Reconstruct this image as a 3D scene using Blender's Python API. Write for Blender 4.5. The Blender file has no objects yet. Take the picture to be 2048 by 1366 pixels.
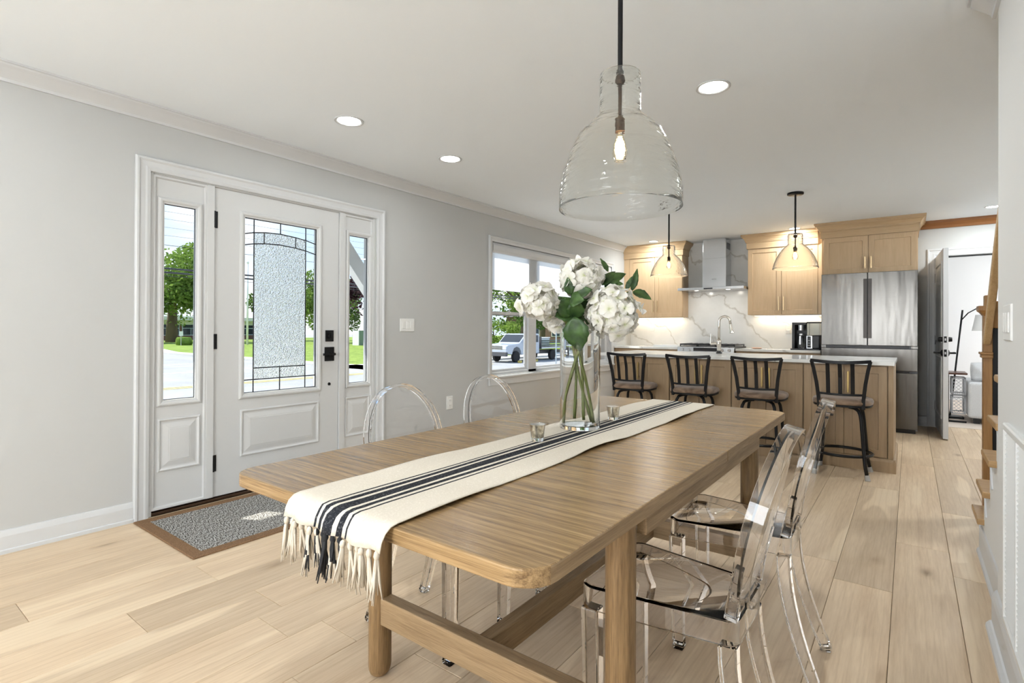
import bpy, bmesh, math, random
from mathutils import Vector, Matrix
random.seed(7)
sc = bpy.context.scene
COL = sc.collection
PI = math.pi

# ------------------------------------------------------------------ camera
_f, _yaw, _pit, _rol, _cy = 1058.03, 0.644924, 0.0039125, 0.0047502, 654.79
_F = Vector((-math.sin(_yaw)*math.cos(_pit), math.cos(_yaw)*math.cos(_pit), math.sin(_pit)))
_R0 = Vector((math.cos(_yaw), math.sin(_yaw), 0)); _U0 = _R0.cross(_F)
_R = math.cos(_rol)*_R0 + math.sin(_rol)*_U0; _U = -math.sin(_rol)*_R0 + math.cos(_rol)*_U0
cam = bpy.data.cameras.new('camera'); cam.sensor_width = 36; cam.lens = 36*_f/2048
cam.shift_y = (_cy-683)/2048; cam.clip_start = .02; cam.clip_end = 600
camo = bpy.data.objects.new('camera', cam); COL.objects.link(camo)
camo.matrix_world = Matrix(((_R.x,_U.x,-_F.x,0),(_R.y,_U.y,-_F.y,0),(_R.z,_U.z,-_F.z,1.12),(0,0,0,1)))
sc.camera = camo

# ------------------------------------------------------------------ exposure / world / sun / large lights
sc.view_settings.view_transform = 'Standard'; sc.view_settings.look = 'None'
sc.view_settings.exposure = 0.33; sc.view_settings.gamma = 1.0; sc.view_settings.use_curve_mapping = False
try:
    sc.cycles.max_bounces = 12; sc.cycles.transmission_bounces = 12; sc.cycles.diffuse_bounces = 3
    sc.cycles.glossy_bounces = 3; sc.cycles.transparent_max_bounces = 16; sc.cycles.use_adaptive_sampling = True; sc.cycles.adaptive_threshold = .10; sc.cycles.adaptive_min_samples = 12
    sc.cycles.sample_clamp_indirect = 6; sc.cycles.use_denoising = True; sc.cycles.blur_glossy = 0.5; sc.cycles.caustics_reflective = False
except Exception: pass

w = bpy.data.worlds.new('sky'); sc.world = w; w.use_nodes = True
nt = w.node_tree; nt.nodes.clear()
def wn(t, **k):
    n = nt.nodes.new(t)
    for a, b in k.items(): setattr(n, a, b)
    return n
out = wn('ShaderNodeOutputWorld'); bg = wn('ShaderNodeBackground'); bg.inputs[1].default_value = 1.1
tc = wn('ShaderNodeTexCoord'); sep = wn('ShaderNodeSeparateXYZ')
ramp = wn('ShaderNodeValToRGB'); ramp.color_ramp.elements[0].position = 0.0; ramp.color_ramp.elements[0].color = (.72,.86,1,1)
ramp.color_ramp.elements[1].position = .6; ramp.color_ramp.elements[1].color = (.22,.46,.9,1)
noi = wn('ShaderNodeTexNoise'); noi.inputs['Scale'].default_value = 3.2; noi.inputs['Detail'].default_value = 6
mp = wn('ShaderNodeMapping'); mp.inputs['Scale'].default_value = (1,1,3.5)
cr = wn('ShaderNodeValToRGB'); cr.color_ramp.elements[0].position = .47; cr.color_ramp.elements[1].position = .64
mix = wn('ShaderNodeMixRGB'); mix.inputs[2].default_value = (1.0,1.0,1.0,1)
nt.links.new(tc.outputs['Generated'], sep.inputs[0]); nt.links.new(sep.outputs[2], ramp.inputs[0])
nt.links.new(tc.outputs['Generated'], mp.inputs[0]); nt.links.new(mp.outputs[0], noi.inputs['Vector']); nt.links.new(noi.outputs[0], cr.inputs[0])
nt.links.new(cr.outputs[0], mix.inputs[0]); nt.links.new(ramp.outputs[0], mix.inputs[1])
nt.links.new(mix.outputs[0], bg.inputs[0]); nt.links.new(bg.outputs[0], out.inputs[0])

def lamp(name, kind, loc, power, color=(1,1,1), aim=None, size=(1,1), **k):
    l = bpy.data.lights.new(name, kind); l.energy = power; l.color = color
    if kind == 'AREA':
        l.shape = k.pop('shape', 'RECTANGLE'); l.size, l.size_y = size
    for a, b in k.items(): setattr(l, a, b)
    o = bpy.data.objects.new(name, l); COL.objects.link(o); o.location = loc
    if aim is not None: o.rotation_euler = Vector(aim).to_track_quat('-Z', 'Y').to_euler()
    return o
# to-sun vector (-.55,-.25,.79)
lamp('sun', 'SUN', (-20,-10,30), 6.0, (1,.96,.88), (.55,.25,-.79), angle=.009)
# added fill: unseen area lamps behind the camera and inside the far room
lamp('fill_behind_a', 'AREA', (-2.6,-3.17,1.35), 22, (.93,.97,1), (0,1,.03), (1.3,1.5))
lamp('fill_behind_b', 'AREA', (-.75,-3.17,1.35), 85, (.93,.97,1), (0,1,.03), (1.3,1.5))
lamp('fill_far_room', 'AREA', (2.93,9.7,1.45), 52, (1,1,1), (-1,0,-.05), (1.8,1.6))

# ------------------------------------------------------------------ mesh helpers
ORG = {}
def origin(o):
    return ORG.get(o.name, Vector((0,0,0))) if o else Vector((0,0,0))
def tag(o, label=None, cat=None, group=None, kind=None):
    if label: o['label'] = label
    if cat: o['category'] = cat
    if group: o['group'] = group
    if kind: o['kind'] = kind
    return o
def thing(name, label, cat, loc=(0,0,0), rz=0, group=None, kind=None):
    o = bpy.data.objects.new(name, None); COL.objects.link(o); o.empty_display_size = .1
    o.location = loc; o.rotation_euler = (0,0,rz); ORG[o.name] = Vector(loc)
    return tag(o, label, cat, group, kind)
class MB:
    def __init__(s): s.v = []; s.f = []
    def add(s, vs, fs):
        n = len(s.v); s.v += [tuple(v) for v in vs]; s.f += [tuple(i+n for i in q) for q in fs]; return s
    def box(s, x0, x1, y0, y1, z0, z1):
        return s.add([(x0,y0,z0),(x1,y0,z0),(x1,y1,z0),(x0,y1,z0),(x0,y0,z1),(x1,y0,z1),(x1,y1,z1),(x0,y1,z1)],
            [(0,3,2,1),(4,5,6,7),(0,1,5,4),(1,2,6,5),(2,3,7,6),(3,0,4,7)])
    def lathe(s, prof, c=(0,0,0), n=32, closed=False, axis='z'):
        vs = []; m = len(prof)
        for i in range(n):
            a = 2*PI*i/n
            for r, z in prof:
                p = (r*math.cos(a), r*math.sin(a), z)
                if axis == 'x': p = (p[2], p[0], p[1])
                if axis == 'y': p = (p[0], p[2], p[1])
                vs.append((p[0]+c[0], p[1]+c[1], p[2]+c[2]))
        fs = []
        mm = m if closed else m-1
        for i in range(n):
            j = (i+1) % n
            for k in range(mm):
                l = (k+1) % m
                fs.append((i*m+k, j*m+k, j*m+l, i*m+l))
        if not closed:
            if prof[0][0] > 1e-6: fs.append(tuple(i*m for i in range(n))[::-1])
            if prof[-1][0] > 1e-6: fs.append(tuple(i*m+m-1 for i in range(n)))
        return s.add(vs, fs)
    def tube(s, pts, r, n=10, closed=False, sq=None):
        # sq=(a,b): rectangular section; r may be a list
        pts = [Vector(p) for p in pts]; N = len(pts)
        rs = r if isinstance(r, (list, tuple)) else [r]*N
        vs = []; up = None
        for i, p in enumerate(pts):
            a = pts[(i-1) % N] if (closed or i > 0) else p
            b = pts[(i+1) % N] if (closed or i < N-1) else p
            t = (b-a).normalized()
            if up is None:
                up = Vector((0,0,1)) if abs(t.z) < .9 else Vector((1,0,0))
            u = (up - t*up.dot(t)).normalized(); w2 = t.cross(u); up = u
            for k in range(n):
                an = 2*PI*(k+.5)/n
                if sq: q = [(1,1),(-1,1),(-1,-1),(1,-1)][k]; d = w2*q[0]*sq[0]*.5 + u*q[1]*sq[1]*.5; d = d*rs[i]
                else: d = (w2*math.cos(an)+u*math.sin(an))*rs[i]
                vs.append(p+d)
        fs = []
        for i in range(N if closed else N-1):
            j = (i+1) % N
            for k in range(n):
                l = (k+1) % n
                fs.append((i*n+k, i*n+l, j*n+l, j*n+k))
        if not closed:
            fs.append(tuple(range(n))[::-1]); fs.append(tuple(range((N-1)*n, N*n)))
        return s.add(vs, fs)
    def bar(s, p0, p1, a, b): return s.tube([p0, p1], 1.0, 4, sq=(a, b))
    def prism(s, outline, h0, h1, fn):
        n = len(outline)
        vs = [fn(a, b, h0) for a, b in outline]+[fn(a, b, h1) for a, b in outline]
        fs = [tuple(range(n))[::-1], tuple(range(n, 2*n))]+[(i, (i+1) % n, n+(i+1) % n, n+i) for i in range(n)]
        return s.add(vs, fs)
    def frame(s, rect, prof, fn, openb=False, cap=False):
        # nested rectangles: prof = [(inset, height)], fn(a,b,h)->point
        a0, a1, b0, b1 = rect; vs = []; fs = []
        for d, h in prof:
            bb = b0 if openb else b0+d
            vs += [fn(a0+d, bb, h), fn(a1-d, bb, h), fn(a1-d, b1-d, h), fn(a0+d, b1-d, h)]
        for i in range(len(prof)-1):
            for k in range(4):
                if openb and k == 0: continue
                l = (k+1) % 4
                fs.append((i*4+k, i*4+l, i*4+4+l, i*4+4+k))
        if cap:
            m = (len(prof)-1)*4; fs.append((m, m+1, m+2, m+3))
        return s.add(vs, fs)
    def build(s, name, mat, parent=None, smooth=False, bevel=0, seg=2, auto=None, label=None):
        me = bpy.data.meshes.new(name); off = origin(parent)
        me.from_pydata([(v[0]-off.x, v[1]-off.y, v[2]-off.z) for v in s.v], [], s.f)
        bm = bmesh.new(); bm.from_mesh(me)
        bmesh.ops.recalc_face_normals(bm, faces=bm.faces); bm.to_mesh(me); bm.free()
        o = bpy.data.objects.new(name, me); COL.objects.link(o)
        if mat: me.materials.append(mat)
        if parent:
            o.parent = parent; ORG[o.name] = off
        if smooth:
            for p in me.polygons: p.use_smooth = True
            if auto:
                try: me.set_sharp_from_angle(angle=math.radians(auto))
                except Exception: pass
        if bevel:
            b = o.modifiers.new('bevel', 'BEVEL'); b.width = bevel; b.segments = seg; b.limit_method = 'ANGLE'; b.angle_limit = .7
            b.harden_normals = False
        if label: o['label'] = label
        return o
def box(name, mat, parent, x0, x1, y0, y1, z0, z1, bevel=0, **k):
    return MB().box(x0, x1, y0, y1, z0, z1).build(name, mat, parent, bevel=bevel, **k)
def copy_tree(o, parent=None):
    c = o.copy(); COL.objects.link(c); c.parent = parent
    for ch in list(o.children): copy_tree(ch, c)
    return c

# ------------------------------------------------------------------ materials
def newmat(name):
    m = bpy.data.materials.new(name); m.use_nodes = True
    n = m.node_tree; b = n.nodes['Principled BSDF']
    return m, n, b
def setp(b, **k):
    names = dict(col='Base Color', rough='Roughness', metal='Metallic', trans='Transmission Weight', ior='IOR', spec='Specular IOR Level',
                 coat='Coat Weight', coatr='Coat Roughness', sss='Subsurface Weight', aniso='Anisotropic', em='Emission Color', ems='Emission Strength', sheen='Sheen Weight', alpha='Alpha')
    for a, v in k.items():
        i = b.inputs[names[a]]
        i.default_value = (*v, 1) if isinstance(v, tuple) and len(v) == 3 else v
def N(n, t, **k):
    x = n.nodes.new(t)
    for a, v in k.items():
        if a in x.inputs: x.inputs[a].default_value = v
        else: setattr(x, a, v)
    return x
def ramp_(n, src, stops, interp='LINEAR'):
    r = n.nodes.new('ShaderNodeValToRGB'); e = r.color_ramp.elements; r.color_ramp.interpolation = interp
    while len(e) < len(stops): e.new(.5)
    for i, (p, c) in enumerate(stops):
        e[i].position = p; e[i].color = (*c, 1) if len(c) == 3 else c
    n.links.new(src, r.inputs[0]); return r.outputs[0]
def bump_(n, b, src, strength=.1, dist=.01):
    x = n.nodes.new('ShaderNodeBump'); x.inputs['Strength'].default_value = strength; x.inputs['Distance'].default_value = dist
    n.links.new(src, x.inputs['Height']); n.links.new(x.outputs[0], b.inputs['Normal']); return x
def mapped(n, scale=(1,1,1), coord='pos', rnd=0.0):
    if coord == 'pos':
        g = n.nodes.new('ShaderNodeNewGeometry'); v = g.outputs['Position']
    else:
        g = n.nodes.new('ShaderNodeTexCoord'); v = g.outputs['Object']
    if rnd:
        oi = n.nodes.new('ShaderNodeObjectInfo'); mu = N(n, 'ShaderNodeMath', operation='MULTIPLY'); mu.inputs[1].default_value = rnd
        n.links.new(oi.outputs['Random'], mu.inputs[0])
        ad = N(n, 'ShaderNodeVectorMath', operation='ADD'); n.links.new(v, ad.inputs[0]); n.links.new(mu.outputs[0], ad.inputs[1]); v = ad.outputs[0]
    m = n.nodes.new('ShaderNodeMapping'); m.inputs['Scale'].default_value = scale; n.links.new(v, m.inputs[0]); return m.outputs[0]
def plain(name, col, rough=.5, **k):
    m, n, b = newmat(name); setp(b, col=col, rough=rough, **k); return m
def paint(name, col, rough=.6, amp=.012, sc_=60):
    m, n, b = newmat(name); setp(b, rough=rough, spec=.3)
    v = mapped(n, (1,1,1)); no = N(n, 'ShaderNodeTexNoise', Scale=1.3, Detail=3.0); n.links.new(v, no.inputs['Vector'])
    lo = tuple(c*(1-amp) for c in col); hi = tuple(min(1, c*(1+amp)) for c in col)
    n.links.new(ramp_(n, no.outputs[0], [(.3, lo), (.7, hi)]), b.inputs['Base Color'])
    n2 = N(n, 'ShaderNodeTexNoise', Scale=float(sc_*4), Detail=2.0); n.links.new(v, n2.inputs['Vector']); bump_(n, b, n2.outputs[0], .04, .002)
    return m
def wood(name, dark, light, scale, rough=.45, rnd=0.0, tone=0.0, bumpk=.1, ring=1.0, contrast=(.3,.75), coord='pos', extra=None, wavy=2.0, coat=0.0):
    """grain runs along the axis whose scale is small"""
    m, n, b = newmat(name); setp(b, rough=rough, spec=.35, coat=coat, coatr=.25)
    v = mapped(n, scale, coord, rnd)
    n1 = N(n, 'ShaderNodeTexNoise', Scale=1.0, Detail=6.0, Roughness=.62, Distortion=wavy*.25); n.links.new(v, n1.inputs['Vector'])
    n2 = N(n, 'ShaderNodeTexNoise', Scale=5.5, Detail=3.0, Roughness=.6); n.links.new(v, n2.inputs['Vector'])
    mx = N(n, 'ShaderNodeMixRGB', blend_type='MIX'); mx.inputs[0].default_value = .42
    n.links.new(n1.outputs[0], mx.inputs[1]); n.links.new(n2.outputs[0], mx.inputs[2])
    c = ramp_(n, mx.outputs[0], [(contrast[0], dark), (contrast[1], light)])
    if tone:
        oi = n.nodes.new('ShaderNodeObjectInfo'); hs = n.nodes.new('ShaderNodeHueSaturation')
        mr = N(n, 'ShaderNodeMapRange'); mr.inputs['To Min'].default_value = 1-tone; mr.inputs['To Max'].default_value = 1+tone
        n.links.new(oi.outputs['Random'], mr.inputs[0]); n.links.new(mr.outputs[0], hs.inputs['Value']); n.links.new(c, hs.inputs['Color']); c = hs.outputs[0]
    if extra: c = extra(n, c)
    n.links.new(c, b.inputs['Base Color'])
    if bumpk: bump_(n, b, mx.outputs[0], bumpk, .004)
    return m
def floor_extra(n, c):
    # pale sapwood streaks, fine rings, dark knots, bluish mineral stain
    v = mapped(n, (5.0,.55,1), 'pos', 37.0)
    s = N(n, 'ShaderNodeTexNoise', Scale=1.0, Detail=2.0, Distortion=.4); n.links.new(v, s.inputs['Vector'])
    k = ramp_(n, s.outputs[0], [(.60, (0,0,0)), (.635, (1,1,1))])
    m1 = N(n, 'ShaderNodeMixRGB', blend_type='MIX'); m1.inputs[2].default_value = (.84,.68,.48,1)
    mu = N(n, 'ShaderNodeMath', operation='MULTIPLY'); mu.inputs[1].default_value = .6; n.links.new(k, mu.inputs[0]); n.links.new(mu.outputs[0], m1.inputs[0]); n.links.new(c, m1.inputs[1])
    v2 = mapped(n, (9,1.1,1), 'pos', 53.0)
    wv = N(n, 'ShaderNodeTexWave', Scale=1.2, Distortion=7.0, Detail=2.0); wv.inputs['Detail Scale'].default_value = .6; n.links.new(v2, wv.inputs['Vector'])
    kk = ramp_(n, wv.outputs[0], [(.0, (.90,.87,.83)), (.22, (1,1,1))])
    m2 = N(n, 'ShaderNodeMixRGB', blend_type='MULTIPLY'); m2.inputs[0].default_value = .55; n.links.new(m1.outputs[0], m2.inputs[1]); n.links.new(kk, m2.inputs[2])
    v3 = mapped(n, (3.2,1.5,1), 'pos', 19.0)
    vo = N(n, 'ShaderNodeTexVoronoi', Scale=.95); n.links.new(v3, vo.inputs['Vector'])
    kn = ramp_(n, vo.outputs['Distance'], [(.028, (.42,.36,.30)), (.085, (.86,.83,.80)), (.14, (1,1,1))])
    m3 = N(n, 'ShaderNodeMixRGB', blend_type='MULTIPLY'); m3.inputs[0].default_value = .8; n.links.new(m2.outputs[0], m3.inputs[1]); n.links.new(kn, m3.inputs[2])
    return m3.outputs[0]
def glass(name, col=(1,1,1), rough=0.0, ior=1.45, bump=None):
    m, n, b = newmat(name); setp(b, col=col, rough=rough, trans=1.0, ior=ior)
    if bump:
        v = mapped(n, bump[0]); no = N(n, 'ShaderNodeTexNoise', Scale=1.0, Detail=2.0); n.links.new(v, no.inputs['Vector']); bump_(n, b, no.outputs[0], bump[1], bump[2])
    return m
def milky(m, k):
    n = m.node_tree; b = n.nodes['Principled BSDF']; o = [x for x in n.nodes if x.type == 'OUTPUT_MATERIAL'][0]
    t = n.nodes.new('ShaderNodeBsdfTranslucent'); t.inputs[0].default_value = (.95,.97,.95,1); mx = n.nodes.new('ShaderNodeMixShader'); mx.inputs[0].default_value = k
    n.links.new(b.outputs[0], mx.inputs[1]); n.links.new(t.outputs[0], mx.inputs[2]); n.links.new(mx.outputs[0], o.inputs[0]); return m
def clearer(m, k):
    n = m.node_tree; b = n.nodes['Principled BSDF']; o = [x for x in n.nodes if x.type == 'OUTPUT_MATERIAL'][0]
    t = n.nodes.new('ShaderNodeBsdfTransparent'); mx = n.nodes.new('ShaderNodeMixShader'); mx.inputs[0].default_value = k
    n.links.new(b.outputs[0], mx.inputs[1]); n.links.new(t.outputs[0], mx.inputs[2]); n.links.new(mx.outputs[0], o.inputs[0]); return m
def pane_mat(name, tint=(.97,.99,.98)):
    """thin window pane: clear with Fresnel reflection"""
    m = bpy.data.materials.new(name); m.use_nodes = True; n = m.node_tree; n.nodes.clear()
    o = n.nodes.new('ShaderNodeOutputMaterial'); mx = n.nodes.new('ShaderNodeMixShader'); t = n.nodes.new('ShaderNodeBsdfTransparent'); g = n.nodes.new('ShaderNodeBsdfGlossy')
    fr = N(n, 'ShaderNodeFresnel', IOR=1.35); t.inputs[0].default_value = (*tint, 1); g.inputs['Roughness'].default_value = .01
    n.links.new(fr.outputs[0], mx.inputs[0]); n.links.new(t.outputs[0], mx.inputs[1]); n.links.new(g.outputs[0], mx.inputs[2]); n.links.new(mx.outputs[0], o.inputs[0])
    return m
def emit(name, col, s):
    m, n, b = newmat(name); setp(b, col=(.8,.8,.8), em=col, ems=s); return m

m_wall = paint('wall_paint', (.545,.55,.54), .62)
m_ceil = paint('ceiling_paint', (.90,.945,.985), .75, .006)
m_trim = paint('trim_paint', (.645,.655,.66), .35, .004)
m_door = paint('door_paint', (.63,.635,.63), .38, .004)
m_rwall = paint('white_wall_paint', (.80,.80,.785), .6, .006)
m_floor = wood('floor_oak', (.555,.40,.255), (.80,.64,.45), (22,1.3,22), .42, rnd=61.0, tone=.13, bumpk=.05, contrast=(.28,.78), extra=floor_extra)
m_gap = plain('floor_joint', (.16,.11,.07), .9)
m_table = wood('table_oak', (.135,.078,.033), (.42,.272,.13), (2.0,85,85), .21, rnd=11.0, tone=.02, bumpk=.22, contrast=(.36,.64), wavy=1.4)
m_tableY = wood('table_oak_long', (.17,.105,.05), (.41,.28,.155), (50,2.2,50), .45, bumpk=.3, contrast=(.30,.68))
m_tableZ = wood('table_oak_leg', (.10,.056,.022), (.35,.22,.105), (60,60,3.0), .45, bumpk=.35, contrast=(.32,.68))
m_tableX = wood('table_oak_cross', (.19,.12,.06), (.43,.30,.17), (2.4,55,55), .45, bumpk=.3, contrast=(.3,.7))
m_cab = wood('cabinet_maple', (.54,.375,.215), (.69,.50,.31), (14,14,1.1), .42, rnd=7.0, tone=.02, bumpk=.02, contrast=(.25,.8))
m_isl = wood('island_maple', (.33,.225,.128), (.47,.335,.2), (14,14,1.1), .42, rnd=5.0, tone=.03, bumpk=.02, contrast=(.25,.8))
m_crownw = wood('cabinet_crown_wood', (.50,.345,.19), (.65,.465,.28), (1.1,14,14), .42, bumpk=.02, contrast=(.25,.8))
m_brown = wood('brown_trim_wood', (.22,.085,.025), (.36,.155,.05), (1.5,30,30), .4, bumpk=.03)
m_stair = wood('stair_oak', (.34,.19,.075), (.56,.36,.17), (3,30,30), .38, rnd=9.0, tone=.05, bumpk=.05)
m_rail = wood('handrail_oak', (.46,.29,.13), (.68,.48,.26), (30,4,30), .36, bumpk=.03)
m_newel = wood('newel_oak', (.27,.13,.042), (.44,.24,.085), (30,30,2.2), .36, bumpk=.05)
m_black = plain('black_metal', (.006,.006,.007), .38, spec=.3)
m_bronze = plain('dark_bronze', (.05,.025,.012), .45, metal=.3)
m_blackp = plain('black_plastic', (.012,.012,.014), .35)
m_rubber = plain('grey_rubber', (.42,.41,.39), .7)
def steel(name, col, rough, sc_, str_=.08):
    m, n, b = newmat(name); setp(b, col=col, metal=1.0, rough=rough)
    v = mapped(n, sc_); no = N(n, 'ShaderNodeTexNoise', Scale=1.0, Detail=2.0); n.links.new(v, no.inputs['Vector']); bump_(n, b, no.outputs[0], str_, .01)
    return m
m_fridge = steel('fridge_steel', (.115,.109,.101), .22, (7.5,2,1.0), .42)
m_steel = steel('brushed_steel', (.60,.61,.62), .25, (90,90,2), .04)
m_chrome = plain('nickel_polished', (.72,.67,.60), .14, metal=1.0)
m_handle = plain('champagne_pull', (.62,.46,.27), .35, metal=.85)
m_gold = plain('brass_pull', (.45,.32,.13), .4, metal=.9)
m_white = plain('white_plastic', (.82,.82,.80), .4)
m_grey = plain('grey_slot', (.35,.35,.34), .5)
m_chair = glass('clear_polycarbonate', (.995,.993,1.0), 0.0, 1.38)
m_vase = glass('vase_glass', (.985,.995,.99), 0.0, 1.40)
m_shade = milky(glass('wavy_shade_glass', (.98,.99,.98), 0.0, 1.28, ((10,10,45), .38, .02)), .05)
m_shade2 = glass('seeded_shade_glass', (.99,.99,.98), 0.0, 1.22, ((45,45,70), .25, .02))
m_pane = pane_mat('window_pane')
m_text = milky(glass('pebbled_glass', (.98,.99,.97), .04, 1.28, ((95,95,95), .8, .02)), .05)
m_came = plain('lead_came', (.02,.022,.025), .4, metal=.5)
m_bulb = emit('filament_glow', (1,.62,.24), 26)
m_bulbg = glass('bulb_glass', (1,.93,.78), .0, 1.12)
m_led = emit('downlight_lens', (1,.97,.92), 5.5)
m_ledw = emit('undercabinet_led', (1,.80,.52), 5.0)
m_petal = None
# ================================================================== STRUCTURE
XL, CE, YB, XR = -3.584, 2.417, 7.95, .265
def S(o, label, cat): return tag(o, label, cat, kind='structure')

# floor: dark bed with single planks laid on it
fb = MB(); fb.box(XL-.15, 1.5, -3.3, -.1, -.1, 0); fb.box(XL-.15, 1.5, -.1, YB+.12, -.1, -.012)
floor = S(fb.build('floor', m_gap), 'pale oak plank floor of the dining room and kitchen', 'floor')
floor.data.materials.append(m_floor)
for p in floor.data.polygons:
    if p.center.y < -.2 and p.normal.z > .5: p.material_index = 1
PW = .218
def plank_mesh():
    g = .0007; c = .0014; h = PW/2-g
    v = [(-h,0,-.012),(h,0,-.012),(h,1,-.012),(-h,1,-.012)]
    v += [(-h,g,-c),(h,g,-c),(h,1-g,-c),(-h,1-g,-c)]
    v += [(-h+c,g+c*.5,0),(h-c,g+c*.5,0),(h-c,1-g-c*.5,0),(-h+c,1-g-c*.5,0)]
    f = [(3,2,1,0),(8,9,10,11)]
    for a in (0,4):
        for k in range(4): f.append((a+k, a+(k+1)%4, a+4+(k+1)%4, a+4+k))
    me = bpy.data.meshes.new('plank'); me.from_pydata(v, [], f); me.materials.append(m_floor); return me
pm = plank_mesh()
known = {-2.892:[.51], -2.456:[.756], -2.238:[1.152], -1.584:[.94], -.058:[3.48], .16:[3.153,4.226], -.276:[2.8]}
rp = random.Random(3)
k = 6
while True:
    x0 = .16+PW*k-PW
    if x0+PW < XL: break
    j = None
    for kx, v in known.items():
        if abs(kx-x0) < .03: j = v
    ys = []
    if j:
        ys = list(j); y = ys[-1]
        while y < YB: y += rp.uniform(1.5,2.2); ys.append(y)
        y = ys[0]
        while y > -.1: y -= rp.uniform(1.5,2.2); ys.insert(0, y)
    else:
        y = -.1-rp.uniform(0,1.8)
        while y < YB: ys.append(y); y += rp.uniform(1.4,2.2)
        ys.append(y)
    ys = [max(-.1, min(YB+.1, t)) for t in ys]
    for a, b in zip(ys[:-1], ys[1:]):
        if b-a < .02: continue
        xa, xb = max(x0, XL+.001), min(x0+PW, 1.5)
        o = bpy.data.objects.new('plank', pm); COL.objects.link(o); o.parent = floor
        o.location = ((xa+xb)/2, a, 0); o.scale = ((xb-xa)/PW, b-a, 1)
    k -= 1

# walls
wl = MB(); T = .15
for y0, y1, z0, z1 in ((-3.3,1.207,0,CE),(1.207,2.853,2.04,CE),(2.853,4.40,0,CE),(4.40,7.24,0,.62),(4.40,7.24,2.068,CE),(7.24,8.07,0,CE)):
    wl.box(XL-T, XL, y0, y1, z0, z1)
S(wl.build('wall_left', m_wall), 'light grey painted wall with the front door and window', 'wall')
wb = MB()
for x0, x1, z0, z1 in ((XL,.25,0,CE),(.25,1.16,2.0,CE),(1.16,1.5,0,CE)): wb.box(x0, x1, YB, YB+.12, z0, z1)
S(wb.build('wall_back', m_wall), 'grey painted end wall behind the kitchen', 'wall')
S(box('wall_right', m_rwall, None, XR, XR+.12, -3.2, 2.69, 0, CE), 'white wall at the right with switch and louvred grille', 'wall')
S(box('wall_stair', m_rwall, None, 1.42, 1.5, -3.2, YB, 0, CE), 'white wall along the far side of the stairs', 'wall')
wf = MB()
for x0, x1, z0, z1 in ((XL-T,-3.25,0,CE),(-1.95,-1.4,0,CE),(-.1,1.5,0,CE),(-3.25,-1.95,0,.6),(-3.25,-1.95,2.1,CE),(-1.4,-.1,0,.6),(-1.4,-.1,2.1,CE)): wf.box(x0, x1, -3.3, -3.2, z0, z1)
S(wf.build('wall_front', m_rwall), 'white wall behind the camera with openings for the added fill lamps', 'wall')
S(box('ceiling', m_ceil, None, XL-T, 1.5, -3.3, YB+.12, CE, CE+.12), 'smooth white ceiling with recessed lights', 'ceiling')

# crown mouldings / baseboards
CR = [(0,-.083),(.012,-.083),(.014,-.068),(.022,-.06),(.034,-.05),(.058,-.03),(.072,-.02),(.076,-.012),(.085,-.010),(.085,0),(0,0)]
def crown(name, fn, a0, a1, mat, label):
    mb = MB(); mb.prism([(d, z) for d, z in CR], a0, a1, fn); return S(mb.build(name, mat), label, 'moulding')
crown('trim_1', lambda d, z, a: (XL+d, a, CE+z), -3.2, 7.65, m_trim, 'white crown moulding along the top of the left wall')
crown('trim_2', lambda d, z, a: (XR-d, a, CE+z), -3.2, 2.76, m_trim, 'white crown moulding ending at the corner of the right wall')
mb = MB(); mb.prism([(0,-.09),(.02,-.09),(.028,-.06),(.05,-.03),(.056,0),(0,0)], .05, 1.42, lambda d, z, a: (a, YB-d, CE+z))
S(mb.build('trim_3', m_brown), 'reddish brown wooden crown moulding above the open door', 'moulding')
BB = [(0,0),(.020,0),(.020,.018),(.014,.022),(.014,.085),(.010,.10),(.006,.113),(0,.115)]
def base(name, fn, a0, a1, label, mat=None):
    mb = MB(); mb.prism(BB, a0, a1, fn); return S(mb.build(name, mat or m_trim), label, 'baseboard')
fL = lambda d, z, a: (XL+d, a, z)
base('baseboard_left', fL, -3.2, 1.13, 'white baseboard left of the front door')
base('baseboard_left', fL, 2.945, 7.3, 'white baseboard between the front door and the kitchen')
base('baseboard_back', lambda d, z, a: (a, YB-d, z), .075, .17, 'short baseboard between fridge and open door')
RB = [(0,0),(.034,0),(.032,.012),(.022,.024),(.016,.026),(.016,.11),(.012,.128),(.006,.14),(0,.145)]
mb = MB(); mb.prism(RB, -3.2, 2.706, lambda d, z, a: (XR-d, a, z)); S(mb.build('baseboard_right', m_trim), 'tall white baseboard under the louvred grille', 'baseboard')

# ------------------------------------------------------------------ front door unit
fW = lambda a, b, h: (XL+h, a, b)
mb = MB(); mb.frame((1.129,2.943,0,2.123), [(0,0),(0,.016),(.006,.022),(.016,.022),(.026,.014),(.050,.011),(.060,.013),(.072,.010),(.078,.008),(.078,-.04)], fW, openb=True)
S(mb.build('trim_4', m_trim, bevel=0), 'white moulded casing around the front door and sidelights', 'moulding')
D1 = S(thing('door_1', 'white front door with leaded pebbled glass and black lock', 'door', (XL-.04,2.04,0)), 'white front door with leaded pebbled glass and black lock', 'door')
fr = MB()
for y0, y1, z0, z1 in ((1.207,1.225,0,2.04),(2.835,2.853,0,2.04),(1.225,2.835,2.037,2.04)): fr.box(XL-.13, XL-.004, y0, y1, z0, z1)
for y0, y1 in ((1.530,1.573),(2.514,2.556)): fr.box(XL-.13, XL-.006, y0, y1, .028, 2.04)
fr.box(XL-.13, XL-.008, 1.225, 2.835, 2.034, 2.04)
fr.build('frame', m_door, D1, bevel=.002)
sl = MB(); XF = XL-.02
H = (1.774,2.323,.677,1.875)
for y0, y1, z0, z1 in ((1.577,H[0],.026,2.033),(H[1],2.511,.026,2.033),(H[0],H[1],.026,H[2]),(H[0],H[1],H[3],2.033)): sl.box(XF-.045, XF, y0, y1, z0, z1)
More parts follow.
